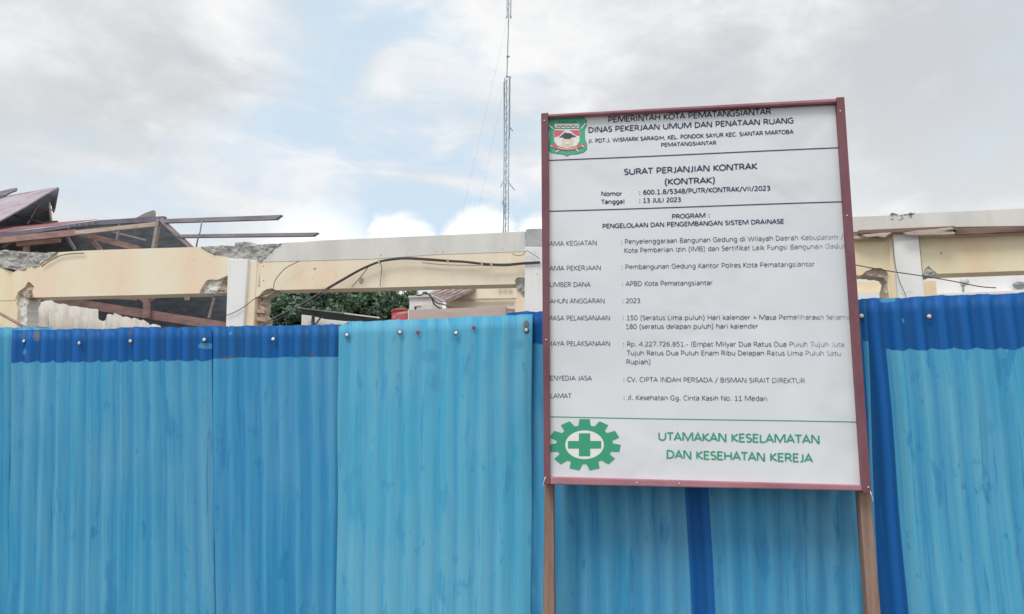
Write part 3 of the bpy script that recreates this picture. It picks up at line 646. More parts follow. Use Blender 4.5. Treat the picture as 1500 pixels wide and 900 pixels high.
# green safety gear with a cross
gx, gy = 856.3, 651.8
def ell(cx, cy, rx, ry, n=40): return [(cx + rx * math.cos(2 * math.pi * k / n), cy + ry * math.sin(2 * math.pi * k / n)) for k in range(n)]
gp = []
for k in range(11):
    a0 = 90 - k * 360 / 11
    for da, rr in ((12.5, 0), (8.2, 1), (-8.2, 1), (-12.5, 0)):
        a = R(a0 + da); rx, ry = (53, 38) if rr else (41.5, 28.5); gp.append((gx + rx * math.cos(a), gy - ry * math.sin(a)))
    a = R(a0 - 16.4); gp.append((gx + 41.5 * math.cos(a), gy - 28.5 * math.sin(a)))
print_poly(gp, 'ink_green', 0, 'gear_emblem'); print_poly(ell(gx, gy, 28.3, 21), 'ink_white', 1, 'gear_centre')
bx_, by_, tx, ty = 24.4, 16.8, 8.3, 5.6
print_poly([(gx - tx, gy - by_), (gx + tx, gy - by_), (gx + tx, gy - ty), (gx + bx_, gy - ty), (gx + bx_, gy + ty), (gx + tx, gy + ty), (gx + tx, gy + by_), (gx - tx, gy + by_), (gx - tx, gy + ty), (gx - bx_, gy + ty), (gx - bx_, gy - ty), (gx - tx, gy - ty)], 'ink_green', 2, 'cross_emblem')
# city crest
def Z(pts): return [(780 + x / 4.5, 130 + y / 4.5) for x, y in pts]
def crest(pts, mat, lvl): print_poly(Z(pts), mat, lvl, 'crest_mark')
outl = [(102, 203), (125, 196), (230, 200), (335, 193), (356, 212), (354, 245), (341, 275), (343, 330), (356, 365), (357, 398), (335, 420), (290, 431), (250, 433), (228, 446), (205, 433), (165, 429), (125, 420), (101, 400), (103, 368), (115, 335), (118, 290), (104, 255), (101, 225)]
crest([(228 + (x - 228) * 1.02, 320 + (y - 320) * 1.015) for x, y in outl], 'ink_teal', 0); crest(outl, 'ink_crest_green', 1)
crest([(143, 268), (311, 268), (310, 345), (292, 375), (262, 388), (230, 393), (198, 388), (165, 377), (143, 348)], 'ink_white', 2)
crest([(138, 229), (314, 229), (306, 262), (147, 262)], 'ink_dark', 2); crest([(141, 231), (311, 231), (304, 260), (150, 260)], 'ink_white', 3)
zz = [(160, 258), (172, 246), (186, 254), (204, 244), (220, 254), (236, 246), (252, 254), (270, 243), (284, 254), (298, 246)]
crest([(x, y - 3) for x, y in zz] + [(x, y + 3) for x, y in zz[::-1]], 'ink_teal', 4)
crest([(144, 274), (214, 276), (180, 310), (145, 322)], 'ink_red', 3); crest([(244, 274), (310, 274), (309, 312), (285, 308)], 'ink_red', 3)
crest([(213, 276), (172, 318), (178, 320), (222, 278)], 'ink_white', 4)
crest([(172, 322), (200, 303), (214, 290), (232, 293), (248, 293), (270, 306), (290, 318), (262, 321), (246, 332), (214, 332), (196, 321)], 'ink_dark', 4)
for x0, x1 in ((194, 205), (216, 223), (240, 247), (256, 267)): crest([(x0, 333), (x1, 333), (x1, 384), (x0, 384)], 'ink_yellow', 4)
crest([(212, 340), (250, 340), (252, 382), (210, 382)], 'ink_yellow', 3); crest([(219, 348), (243, 348), (243, 366), (219, 366)], 'ink_white', 5)
crest([(128, 364), (150, 372), (185, 386), (230, 392), (276, 384), (312, 372), (333, 360), (344, 376), (312, 393), (274, 404), (230, 409), (186, 404), (150, 394), (121, 384)], 'ink_red', 5)
crest([(165, 386), (200, 394), (230, 397), (262, 394), (296, 385), (297, 388), (262, 398), (230, 401), (200, 398), (165, 390)], 'ink_white', 6)
for q in ([(108, 237), (138, 262), (135, 268), (106, 243)], [(350, 225), (318, 262), (324, 266), (354, 232)], [(152, 416), (172, 403), (176, 408), (157, 421)], [(300, 416), (284, 400), (289, 396), (306, 411)], [(120, 372), (134, 384), (130, 388), (117, 377)], [(338, 388), (322, 375), (326, 371), (342, 383)]): crest(q, 'ink_white', 6)
for k in range(7): crest([(170 + k * 18, 224), (176 + k * 18, 212), (182 + k * 18, 224)], 'ink_teal', 2)

# ------------------------------------------------------------------ half demolished building
gb = GP.at(900, 600); bld = thing('demolished_building', 'roofless cream and white building front with broken concrete ring beam and columns', 'building', (gb.x, gb.y, 0), GP.a)
def gq(name, pts, off, th, mat, rough=0.0, parent=None, label=None, bev=.006):
    o = prism(GP, pts, off, th, M[mat], name, parent or bld, rough, len(pts) * 7)
    if bev and not rough: edge_bevel(o, bev)
    if label: o['label'] = label
    return o
def zground(px): return 602 + (CAM.z / 8.0) * F + 60      # a pixel row safely below the building's foot
def column(name, x0, x1, xb0, xb1, ytop, off, th, mat, label=None):
    """a column from ytop down to the ground; x at top and at row 440"""
    a, b = GP.at(x0, ytop, off), GP.at(x1, ytop, off); c, d = GP.at(xb0, 440, off), GP.at(xb1, 440, off)
    c2 = a + (c - a) * (a.z / (a.z - c.z)); d2 = b + (d - b) * (b.z / (b.z - d.z)); c2.z = d2.z = 0
    fr = [c2, d2, b, a]; o = Geo().box8(fr + [v + GP.n * th for v in fr]).out(name, M[mat], bld); edge_bevel(o, .008)
    if label: o['label'] = label
    return o
# span 1 (left): cream beam with its broken ends
gq('beam', [(42, 392), (64, 383), (83, 370), (122, 367.5), (160, 366), (240, 363.5), (293, 362), (312, 373), (326, 376), (342, 379), (362, 380.5), (381, 384), (381, 420), (362, 428), (334, 403.5), (330, 405), (319, 410), (308, 409.5), (302.6, 411), (297, 419), (293, 426), (292, 430), (200, 432.5), (50, 436), (47, 428), (50, 420), (44, 414), (41, 413), (36, 421), (26, 428), (22, 440), (18, 400), (25, 396)], .0, .26, 'cream', bev=0, label='cream beam at the left with crumbled ends')
gq('beam', [(-190, 374), (0, 392), (18, 398), (22, 440), (-190, 446)], .006, .25, 'cream2', bev=0)
gq('broken_concrete', [(-60, 366), (0, 368), (6, 366), (17, 367.5), (40, 369), (62, 370), (83, 369.5), (74, 377), (64, 383), (54, 390), (42, 392.5), (33, 395), (25, 396.5), (12, 394), (0, 392), (-60, 391)], -.02, .27, 'rubble', .6, label='grey broken concrete over the left end of the cream beam')
gq('broken_concrete', [(294, 362), (317, 360), (342, 360), (344.6, 355.8), (354, 355), (365.6, 354.6), (371, 356), (377, 358), (392, 357.6), (408, 358), (412, 356.5), (398, 368), (381, 384), (372, 382), (363, 380.5), (352, 380), (340, 378.6), (326, 376), (312, 372)], -.012, .27, 'rubble', .5, label='grey broken concrete over the white column')
# cracked plaster patches where the corners fell off
gq('exposed_concrete', [(293, 430), (294, 425), (302, 411), (319, 409.5), (326, 408), (322, 420), (316, 430)], .03, .2, 'concrete', .4)
gq('exposed_brickwork', [(316, 430), (321, 420), (326, 407), (335, 403), (335, 429)], .05, .18, 'mortar', .4)
gq('exposed_brickwork', [(26, 430), (31, 424), (36, 419), (41, 412.5), (46, 417), (50, 422), (47, 430), (49, 436), (38, 436)], .02, .2, 'mortar', .6)
gq('wall_remnant', [(-8, 430), (22, 432), (27, 432), (24, 445), (26, 452), (25, 466), (24, 500), (-8, 500)], .012, .2, 'cream2', .5)
gq('wall_remnant', [(24, 433), (37, 433), (41, 440), (40, 447), (38, 500), (24, 500)], .05, .18, 'concrete', .5)
def bricks(x0, x1, y0, y1, off, slant=0.0, skew=0.0, bw=11, bh=5.5, miss=0.1, seed=1):
    rnd = random.Random(seed); a, b = GP.at(x0, y0, off), GP.at(x0 + bw, y0 + bh, off)
    W_, H_ = (b - a).length * .9, abs(a.z - b.z) * .82
    bm = bmesh.new(); bmesh.ops.create_cube(bm, size=1)
    for v in bm.verts: v.co.x *= W_; v.co.y *= .09; v.co.z *= H_
    bmesh.ops.bevel(bm, geom=bm.edges[:], offset=H_ * .1, segments=1, affect='EDGES')
    me = bpy.data.meshes.new('brick'); bm.to_mesh(me); bm.free(); me.materials.append(M['brick'])
    y = y0; r = 0
    while y < y1:
        x = x0 + (bw / 2 if r % 2 else 0) + slant * (y - y0)
        while x < x1 + slant * (y - y0):
            if rnd.random() > miss: put(me, 'brick', bld, Matrix.Translation(GP.at(x + bw / 2, y + bh / 2, off + rnd.uniform(-.02, .035))) @ Matrix.Rotation(GP.a + rnd.uniform(-.35, .35), 4, 'Z') @ Matrix.Rotation(rnd.uniform(-.14, .14), 4, 'Y'))
            x += bw
        y += bh; r += 1
bricks(319, 330, 410, 428, .085, seed=2, bw=9, miss=.2); bricks(33, 44, 421, 434, .07, seed=3, bw=8, miss=.25)
# white column 1 with its cream flank, brick edge of the torn wall
column('column', 334, 363, 332, 359, 379.5, -.055, .30, 'white', 'white column below the cracked beam, left of the gap with the tree')
column('column_flank', 363.3, 377, 359.3, 373.5, 381, -.01, .27, 'cream')
gq('wall_remnant', [(372, 424), (386, 430), (387, 440), (384, 446), (388, 455), (385, 461), (390, 468), (388, 500), (371, 500)], .07, .14, 'mortar', .6)
bricks(373, 383, 436, 478, .075, seed=5, bw=11, bh=6.0, miss=.18)
# span 2
gq('parapet', [(381, 384), (396, 371), (414, 356), (440, 355), (472, 352.5), (560, 348.6), (660, 344.5), (769, 339.3), (771, 368.5), (640, 373), (546, 379.5), (460, 382)], -.004, .20, 'concrete', bev=0, label='pale bare concrete parapet along the middle span')
gq('beam', [(381, 384.4), (460, 382.3), (546, 379.9), (640, 373.3), (771, 368.8), (771, 408), (764, 406.5), (757, 407), (754, 411), (755, 416.4), (660, 418.6), (560, 421.5), (460, 423.8), (404, 425.3), (398, 422.5), (390, 424), (384, 428), (379, 434), (374, 436), (374, 384)], .0, .26, 'cream', bev=0, label='cream beam of the middle span')
gq('exposed_concrete', [(377, 436), (383, 429), (389, 424.5), (399, 423.5), (403, 426), (396, 431), (388, 436)], .04, .15, 'mortar', .4)
gq('exposed_concrete', [(753, 416), (756, 409), (762, 406), (769, 408), (770, 440), (764, 430), (757, 424)], .03, .18, 'rubble', .5)
gq('wall_remnant', [(757, 424), (762, 421), (770, 424), (770, 500), (756, 500), (754, 445), (757, 435)], .05, .16, 'cream', .4)
column('column', 769, 800, 768, 798, 361.5, -.06, .3, 'white', 'white column half hidden by the left edge of the sign')
gq('column_stub', [(770, 336.3), (776, 335.2), (791, 335), (800, 334.6), (800, 361.2), (769.6, 361.8)], -.05, .28, 'stub', 0)
# span 3, hidden behind the sign, up to the right hand column, and span 4
gq('parapet', [(800, 338), (1020, 328), (1248, 318), (1301, 316), (1305, 314.4), (1318, 315), (1337, 313), (1420, 309.4), (1500, 305.6), (1720, 296), (1720, 322), (1500, 331), (1399, 332.5), (1248, 340), (800, 358)], -.05, .22, 'concrete', bev=0, label='bare concrete parapet right of the sign')
gq('beam', [(800, 358.4), (1248, 341), (1303, 341), (1306, 440), (1303, 440), (1300, 420), (1302, 405), (1299, 397), (1290, 392.5), (1280, 393), (1268, 398), (1262, 403.5), (1040, 407), (800, 415)], .0, .26, 'cream2', bev=0, label='cream beam running behind the sign')
gq('exposed_concrete', [(1259, 404), (1266, 400), (1274, 395.5), (1288, 392), (1299, 396), (1307, 404), (1307, 440), (1296, 440), (1296, 424), (1300, 414), (1296, 407), (1289, 405), (1274, 404)], .02, .2, 'mortar', .5)
gq('beam', [(1346, 341), (1400, 343.5), (1500, 340), (1720, 333), (1720, 389), (1500, 396.7), (1440, 399), (1373, 401.3), (1366, 395), (1360, 390), (1355, 394), (1352, 402)], .0, .26, 'cream2', bev=0, label='cream beam at the far right')
gq('exposed_concrete', [(1352, 397), (1356, 392), (1360, 389), (1366, 393), (1372, 401), (1366, 404), (1359, 404.5), (1352, 402)], -.004, .2, 'rubble', .5)
column('column', 1308, 1345.6, 1316, 1355, 343.5, -.07, .30, 'white', 'white column right of the sign')
column('column_flank', 1301, 1307.8, 1306.5, 1315.6, 340.5, -.02, .25, 'cream2')
# ledge, planks and splinters lying on the beam
gq('ledge', [(1251, 350.2), (1300, 350), (1304, 343.5), (1346, 342.5), (1349, 345), (1400, 345.4), (1500, 341.4), (1720, 334), (1720, 331), (1500, 339.6), (1400, 343.8), (1349, 342.8), (1300, 341), (1251, 347)], -.10, .12, 'timber_pale', .0)
planks = []
def plank(pts, off, th, mat, name='plank', rough=0):
    return gq(name, pts, off, th, mat, rough)
plank([(1258, 337), (1399, 331), (1400, 336.5), (1330, 340.5), (1258, 343)], -.13, .07, 'plank_dark')
plank([(1399, 335.6), (1500, 331.6), (1720, 323), (1720, 331), (1500, 340), (1402, 344.2)], -.125, .06, 'plank_dark')
plank([(1322, 341.5), (1345, 337.5), (1372, 335.5), (1394, 333), (1399, 336), (1383, 339), (1402, 341), (1396, 344), (1350, 345), (1330, 344.5)], -.17, .03, 'timber_pale', 'splintered_board')
plank([(1262, 344), (1290, 341.5), (1307, 340.5), (1300, 345.5), (1296, 348.5), (1285, 346.5), (1270, 348)], -.15, .03, 'timber_pale', 'splintered_board')
rnd = random.Random(4)
gq('broken_concrete', [(1300, 319), (1303, 315.5), (1309, 314.2), (1316, 315.4), (1324, 313.6), (1331, 313.2), (1337, 312.6), (1339, 316), (1336, 320), (1318, 322), (1306, 321)], -.062, .2, 'rubble', .4)
for k in range(5):
    x = rnd.uniform(1300, 1345); y = 314.5 - (x - 1300) * .04 + rnd.uniform(-.5, 1.2); g = Geo(); g.tube(spline([GP.at(x, y + 3, -.04), GP.at(x + rnd.uniform(-4, 4), y - 1, -.05), GP.at(x + rnd.uniform(-9, 9), y + 1, -.06)], 4), .004, 4)
    g.out('rebar_wire', M['wire'], bld)
# rear wall of the same building, seen through the openings at the right
def wall_at(name, x0, x1, y0, y0b, off, th, mat, parent=None, label=None):
    a, b = GP.at(x0, y0, off), GP.at(x1, y0b, off); c, d = Vector(a), Vector(b); c.z = d.z = 0
    fr = [c, d, b, a]; o = Geo().box8(fr + [v + GP.n * th for v in fr]).out(name, M[mat], parent or bld)
    if label: o['label'] = label
    return o
wall_at('rear_wall', 1352, 1760, 398, 380, 3.0, .15, 'white', label='plain white rear wall at the right')
wall_at('rear_wall', 1200, 1300, 414.5, 413, 2.2, .12, 'cream2'); wall_at('rear_ledge', 1200, 1306, 428.5, 427.5, 2.12, .05, 'white')
wall_at('rear_wall', 1350, 1371, 412, 411.5, 2.4, .2, 'cream2')
wall_at('rear_wall', 1150, 1300, 404.5, 404.5, 4.4, .12, 'white')
gq('rear_ledge', [(1352, 430.5), (1720, 417), (1720, 424), (1352, 434.5)], 2.85, .12, 'white')
# small lamp and cable plate on the rear wall
lamp = gq('lamp_bracket', [(1409, 414), (1416, 413.5), (1416, 418.5), (1413, 419), (1413, 430), (1411, 430), (1411, 419), (1409, 419)], 2.85, .06, 'stub', 0)
g = dome(.06, .04); gp_ = GP.at(1413, 412.5, 2.85); mk('lamp_globe', [v + gp_ for v in g.v], g.f, M['bulb'], bld, True)
g = dome(.085, .03); gp_ = GP.at(1493.5, 418.3, 2.96); mk('wall_plate', [Vector((v.x, v.y, v.z * .6)) + gp_ for v in g.v], g.f, M['galv'], bld, True)
# vent hole and nail scars in the middle beam
g = dome(.03, .004); p = GP.at(529.5, 411, -.004); mk('drain_hole', [Vector((v.x, v.y, v.z * 1.3)) + p for v in g.v], g.f, M['rubble'], bld)
for x, y, s in ((461, 393, .018), (458, 408, .006), (558, 374, .008), (640, 368.5, .008), (649, 369, .009), (736, 365, .008), (1379, 371, .014), (786, 402, .007), (785, 370, .007), (386, 390, .008), (386, 411, .010)):
    g = dome(s, s * .5, 7, 2); p = GP.at(x, y, -.032 * 0 - .005 if y < 376 and x < 760 else (-.062 if 768 < x < 800 else -.001)); mk('chipped_spot', [Vector((v.x * random.uniform(.7, 1.3), v.y, v.z)) + p for v in g.v], g.f, M['mortar'], bld)

# cables
def gpath(pts, off): return spline([GP.at(x, y, off) for x, y in pts], 8)
cb = thing('cable_bundle', 'dark bundle of cables sagging along the middle cream beam, the thickest line there', 'cable', tuple(Vector((GP.at(600, 380).x, GP.at(600, 380).y, 0))), GP.a)
for k, (dy, r) in enumerate(((0, .0068), (2.2, .0064), (1.1, .0058))):
    pts = [(791, 383.3), (768, 384.5), (742, 387.2), (720, 387), (700, 385.2), (680, 382.6), (655, 381), (625, 379), (598, 377.9), (578, 379), (556, 382.6), (530, 393), (505, 407), (480, 421.8)]
    Geo().tube(gpath([(x, y + dy + math.sin(x * .05 + k) * .35) for x, y in pts], -.09 + .012 * k), r, 6).out('cable', M['cable_grey' if k != 2 else 'black'], cb, True)
Geo().tube(gpath([(480, 421.8), (455, 438), (430, 452), (405, 464), (380, 480)], -.09), .008, 6).out('cable', M['cable_grey'], cb, True)
Geo().tube(gpath([(482, 424), (450, 447), (415, 464), (385, 478)], -.06), .004, 5).out('cable', M['cable_grey'], cb, True)
for x, y in ((555, 383), (656, 382), (706, 386.6), (720, 387.6)):
    p, q = GP.at(x, y - 2.2, -.105), GP.at(x, y + 3.2, -.105); Geo().bar(p, q, .02, .012, Vector((0, 1, 0))).out('cable_tie', M['timber_pale'], cb)
def wire(name, label, pts, off, r, mat='wire'):
    p = GP.at(*pts[0], off); o = thing(name, label, 'wire', (p.x, p.y, 0), GP.a); Geo().tube(gpath(pts, off), r, 5).out('strand', M[mat], o, True); return o
wire('hanging_wire', 'thin wire dangling from the parapet in front of the white column left of the tree', [(438, 383), (420, 392), (408, 404), (402, 414), (400, 424), (392, 430), (376, 436), (360, 448), (345, 457), (331, 462.5)], -.08, .0045)
wire('hanging_wire', 'short thin wire hanging off the cable bundle beside the round drain hole', [(539, 392), (530, 404), (515, 421)], -.07, .0045)
wire('hanging_wire', 'short upright wire dropping from the highest bend of the cable bundle', [(556, 383), (559, 392), (558, 407), (557, 420)], -.04, .004)
wire('overhead_wire', 'thin dark wire running down across the white column right of the sign', [(1240, 386), (1300, 397), (1354, 405), (1400, 413), (1435, 420), (1459, 422)], -.3, .005)
wire('slack_wire', 'thin wire hanging down the white column right of the sign', [(1308, 352), (1310, 380), (1317, 410), (1327, 434), (1330, 450)], -.1, .003)
wire('slack_wire', 'thin brown wire curling over the left beam beside the grey broken concrete', [(61, 391), (72, 383), (88, 375), (104, 372), (123, 371)], -.03, .006)
wire('slack_wire', 'thin brown wire looped in front of the middle column by the sign', [(750, 372), (757, 374.5), (766, 373.5), (771, 368), (778, 371), (790, 379)], -.1, .0035)
wire('slack_wire', 'thin wire loosely following the middle beam under the cable bundle', [(618, 385), (650, 388), (690, 389), (720, 389.5)], -.03, .003)
Wd = thing('leaning_pole', 'rusty brown pole slanting down across the cream pillar at the left edge', 'pole', tuple(Vector((GP.at(10, 460).x, GP.at(10, 460).y, 0))), GP.a)
Geo().tube([GP.at(-30, 443, -.2), GP.at(30, 476, -.2), GP.at(75, 500, -.2)], .018, 7).out('rod', M['timber'], Wd, True)

# ------------------------------------------------------------------ collapsed roof at the left, behind the beam
RP = Plane(bo.x, bo.y, -4); 
rp0 = GP.at(120, 340, 1.4); roof = thing('collapsed_roof', 'half collapsed maroon metal roof with bare timber trusses at the left', 'roof', (rp0.x, rp0.y, 0), GP.a)
def slab(name, pts, mat, th=.02, parent=None, label=None):
    """pts: (px, py, offset behind the front) - a tilted sheet with its own thickness"""
    v = [GP.at(x, y, o) for x, y, o in pts]; n = len(v); nm = (v[1] - v[0]).cross(v[2] - v[0]).normalized() * th
    vs = v + [q + nm for q in v]; fs = [tuple(range(n)), tuple(range(2 * n - 1, n - 1, -1))] + [(i, i + n, (i + 1) % n + n, (i + 1) % n) for i in range(n)]
    o = mk(name, vs, fs, M[mat], parent or roof)
    if label: o['label'] = label
    return o
def beamp(name, a, b, wpx, mat, th=.05, parent=None):
    """a timber from a to b, each (px, py, offset); wpx its height in photo pixels"""
    p, q = GP.at(*a), GP.at(*b); h = wpx / F * ((p - CAM).length + (q - CAM).length) / 2
    o = Geo().bar(p, q, th, h).out(name, M[mat], parent or roof); return o
# upper sheet: lit top and gable underside
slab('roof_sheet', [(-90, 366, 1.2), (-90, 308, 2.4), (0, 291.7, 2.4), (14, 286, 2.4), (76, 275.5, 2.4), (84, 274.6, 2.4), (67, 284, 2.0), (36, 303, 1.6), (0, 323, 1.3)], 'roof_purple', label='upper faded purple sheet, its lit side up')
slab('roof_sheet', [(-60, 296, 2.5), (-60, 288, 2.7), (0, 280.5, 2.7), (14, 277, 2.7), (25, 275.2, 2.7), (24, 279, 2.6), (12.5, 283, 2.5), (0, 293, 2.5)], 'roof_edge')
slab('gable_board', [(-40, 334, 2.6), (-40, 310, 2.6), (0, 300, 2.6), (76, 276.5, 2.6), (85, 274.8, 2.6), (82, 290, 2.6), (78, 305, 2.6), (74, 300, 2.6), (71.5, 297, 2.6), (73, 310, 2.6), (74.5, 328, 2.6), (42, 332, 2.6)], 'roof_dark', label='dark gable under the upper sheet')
slab('roof_sheet', [(76, 276, 2.5), (84, 274.4, 2.5), (85.2, 277, 2.5), (80, 306, 2.5), (77.5, 312, 2.5), (75, 300, 2.5)], 'roof_edge')
beamp('rafter', (18, 315, 2.3), (70, 328, 2.3), 2.2, 'timber_grey'); beamp('rafter', (56, 299, 2.4), (40, 328, 2.4), 1.6, 'timber_grey', .03)
beamp('batten', (72, 297, 2.3), (75.5, 327, 2.3), 1.6, 'timber_pale', .03); beamp('batten', (54, 308.5, 2.35), (80, 307.5, 2.35), 1.5, 'timber_grey', .03); beamp('batten', (66, 326, 2.3), (84, 324.5, 2.3), 1.6, 'timber_grey', .03)
# lower roof: red sheet, its edge, the small upturned piece
slab('roof_sheet', [(-90, 338, 2.2), (0, 333, 2.2), (42, 330.3, 2.2), (83, 326.5, 2.2), (144, 321.8, 2.2), (90, 330, 1.2), (40, 336, 1.1), (0, 341, 1.1), (-90, 350, 1.1)], 'roof_red', label='red roof sheet')
slab('roof_edge', [(-90, 352, 1.05), (0, 341, 1.05), (60, 334.5, 1.05), (144.5, 322.8, 1.05), (190, 320, 1.05), (240, 316.7, 1.05), (242, 318, 1.05), (238, 325, 1.05), (190, 327, 1.05), (146, 329.5, 1.05), (100, 334, 1.05), (60, 340, 1.05), (0, 347.5, 1.05), (-90, 360, 1.05)], 'roof_edge', .04)
slab('roof_sheet', [(199, 319.3, 1.4), (212, 312.5, 1.4), (225, 308, 1.4), (227, 311, 1.4), (226.5, 317.2, 1.4)], 'timber_grey')
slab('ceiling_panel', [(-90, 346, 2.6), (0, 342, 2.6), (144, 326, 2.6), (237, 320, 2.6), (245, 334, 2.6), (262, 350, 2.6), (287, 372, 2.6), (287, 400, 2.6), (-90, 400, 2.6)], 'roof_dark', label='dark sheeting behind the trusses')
beamp('rafter', (-40, 356.5, 1.0), (112, 341, 1.0), 7.5, 'timber', .05); beamp('rafter', (112, 341.5, 1.0), (230, 329, 1.0), 5.5, 'timber_pale', .05)
beamp('truss_brace', (108, 340, 1.12), (204, 364.5, 1.12), 7, 'timber'); beamp('truss_brace', (128, 344, 1.2), (152, 372, 1.2), 4.5, 'timber', .04)
beamp('truss_tie', (26, 358.5, 1.1), (88, 352.5, 1.1), 4.6, 'timber'); beamp('truss_post', (39, 356, 1.15), (38, 374, 1.15), 6, 'timber', .05)
beamp('truss_post', (233, 322, .95), (225, 368, .95), 4.5, 'timber_grey', .06); beamp('rafter', (236, 322, .95), (286, 368, .95), 4.6, 'timber_grey', .05)
rnd = random.Random(12)
for (x0, y0, x1, y1, o_, w_, mt) in ((96, 343, 110, 366, 1.5, 3, 'timber_grey'), (176, 327, 170, 358, 1.6, 2.2, 'timber_grey'), (10, 352, 64, 343, 1.6, 2.5, 'timber_pale'), (150, 336, 214, 352, 1.9, 2, 'timber_grey'), (4, 362, 30, 347, 1.7, 2, 'timber')):
    beamp('loose_batten', (x0, y0, o_), (x1, y1, o_), w_, mt, .03)
for k in range(5):
    x = 96 + k * 9; slab('torn_flashing', [(x, 331 - k * 1.4, 1.0), (x + 6, 330.2 - k * 1.4, 1.0), (x + 5 + rnd.uniform(-2, 2), 334 + rnd.uniform(0, 3) - k * 1.4, .98), (x + 1, 333 - k * 1.4, 1.0)], 'roof_edge', .01)
# two long purlins sticking out to the right, and the bent rod between them
prism(GP, [(240, 321), (412, 315), (404, 321.4), (240, 326.4)], .9, .06, M['purlin'], 'purlin', roof)['label'] = 'upper of the two purlins jutting out to the right'
prism(GP, [(258, 343.8), (465.5, 340.8), (458, 345.8), (266, 348)], .9, .06, M['purlin'], 'purlin', roof)['label'] = 'lower of the two purlins jutting out to the right'
Geo().tube([GP.at(295.8, 324, .86), GP.at(293, 341, .85), GP.at(290.8, 344.5, .84), GP.at(287.5, 362, .86)], .010, 6).out('bent_rod', M['timber_grey'], roof, True)
# under the beam: lower roof truss seen through the opening, with dark sheeting behind
lr = GP.at(200, 460, 2.2); low_roof = thing('inner_roof', 'sagging inner roof with a brown bottom chord seen below the left beam', 'roof', (lr.x, lr.y, 0), GP.a)
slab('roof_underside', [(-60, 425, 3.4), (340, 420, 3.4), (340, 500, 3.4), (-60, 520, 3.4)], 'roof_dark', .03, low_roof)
beamp('bottom_chord', (60, 436, 1.9), (340, 480, 1.9), 11, 'timber', .06, low_roof)
beamp('truss_post', (214.5, 428, 1.8), (215, 466, 1.8), 7, 'timber', .06, low_roof)
beamp('truss_brace', (236, 431, 1.85), (217, 441, 1.85), 4.5, 'timber', .04, low_roof); beamp('truss_brace', (194, 429, 1.85), (212, 441, 1.85), 4.5, 'timber', .04, low_roof)
beamp('hanger', (273.5, 428, .6), (274, 440, .6), 5, 'timber_pale', .04, low_roof); beamp('hanger', (314, 436, 1.5), (306, 466, 1.5), 2.5, 'timber_grey', .03, low_roof)
beamp('top_chord', (-10, 424, 2.2), (200, 438, 2.2), 4, 'timber_grey', .04, low_roof)
# dirty white corrugated sheets leaning inside
def corr_panel(name, label, TL, TR, BL, BR, off, group=None, jag=1.5, seed=0, pitch=.16):
    a, b, c, d = (GP.at(*p, off) for p in (TL, TR, BL, BR)); o = thing(name, label, 'corrugated sheet', (c.x, c.y, 0), GP.a, group)
    L = (b - a).length; nx = int(L / pitch * 8); nz = 6; vs = []; rnd = random.Random(seed)
    t = (a.z) / (a.z - c.z)
    for r in range(nz + 1):
        for k in range(nx + 1):
            s_ = k / nx; p = a.lerp(b, s_).lerp(c.lerp(d, s_), r / nz)
            if r == 0: p.z += noise.noise(Vector((s_ * 7, seed, 0))) * jag * .04
            p = p + GP.n * (.025 * math.cos(2 * math.pi * s_ * L / pitch)); vs.append(p)
    W_ = nx + 1; m_ = mk('panel', vs, [(r * W_ + k, r * W_ + k + 1, (r + 1) * W_ + k + 1, (r + 1) * W_ + k) for r in range(nz) for k in range(nx)], M['asbestos'], o, True)
    md = m_.modifiers.new('t', 'SOLIDIFY'); md.thickness = .006; return o
corr_panel('old_roofing_iron', 'dirty white corrugated sheet leaning under the left beam, the taller one', (36, 436), (146, 455), (36, 620), (146, 620), 1.2, 'white sheets inside the building', seed=1)
corr_panel('old_roofing_iron', 'shorter dirty white corrugated sheet with ragged top under the left beam', (70, 456), (172, 464), (70, 620), (172, 620), 1.0, 'white sheets inside the building', 5, seed=2)
corr_panel('old_roofing_iron', 'low sloping dirty white corrugated sheet beside the brown bottom chord', (165, 459), (236, 478), (165, 620), (236, 620), 1.3, 'white sheets inside the building', seed=3)

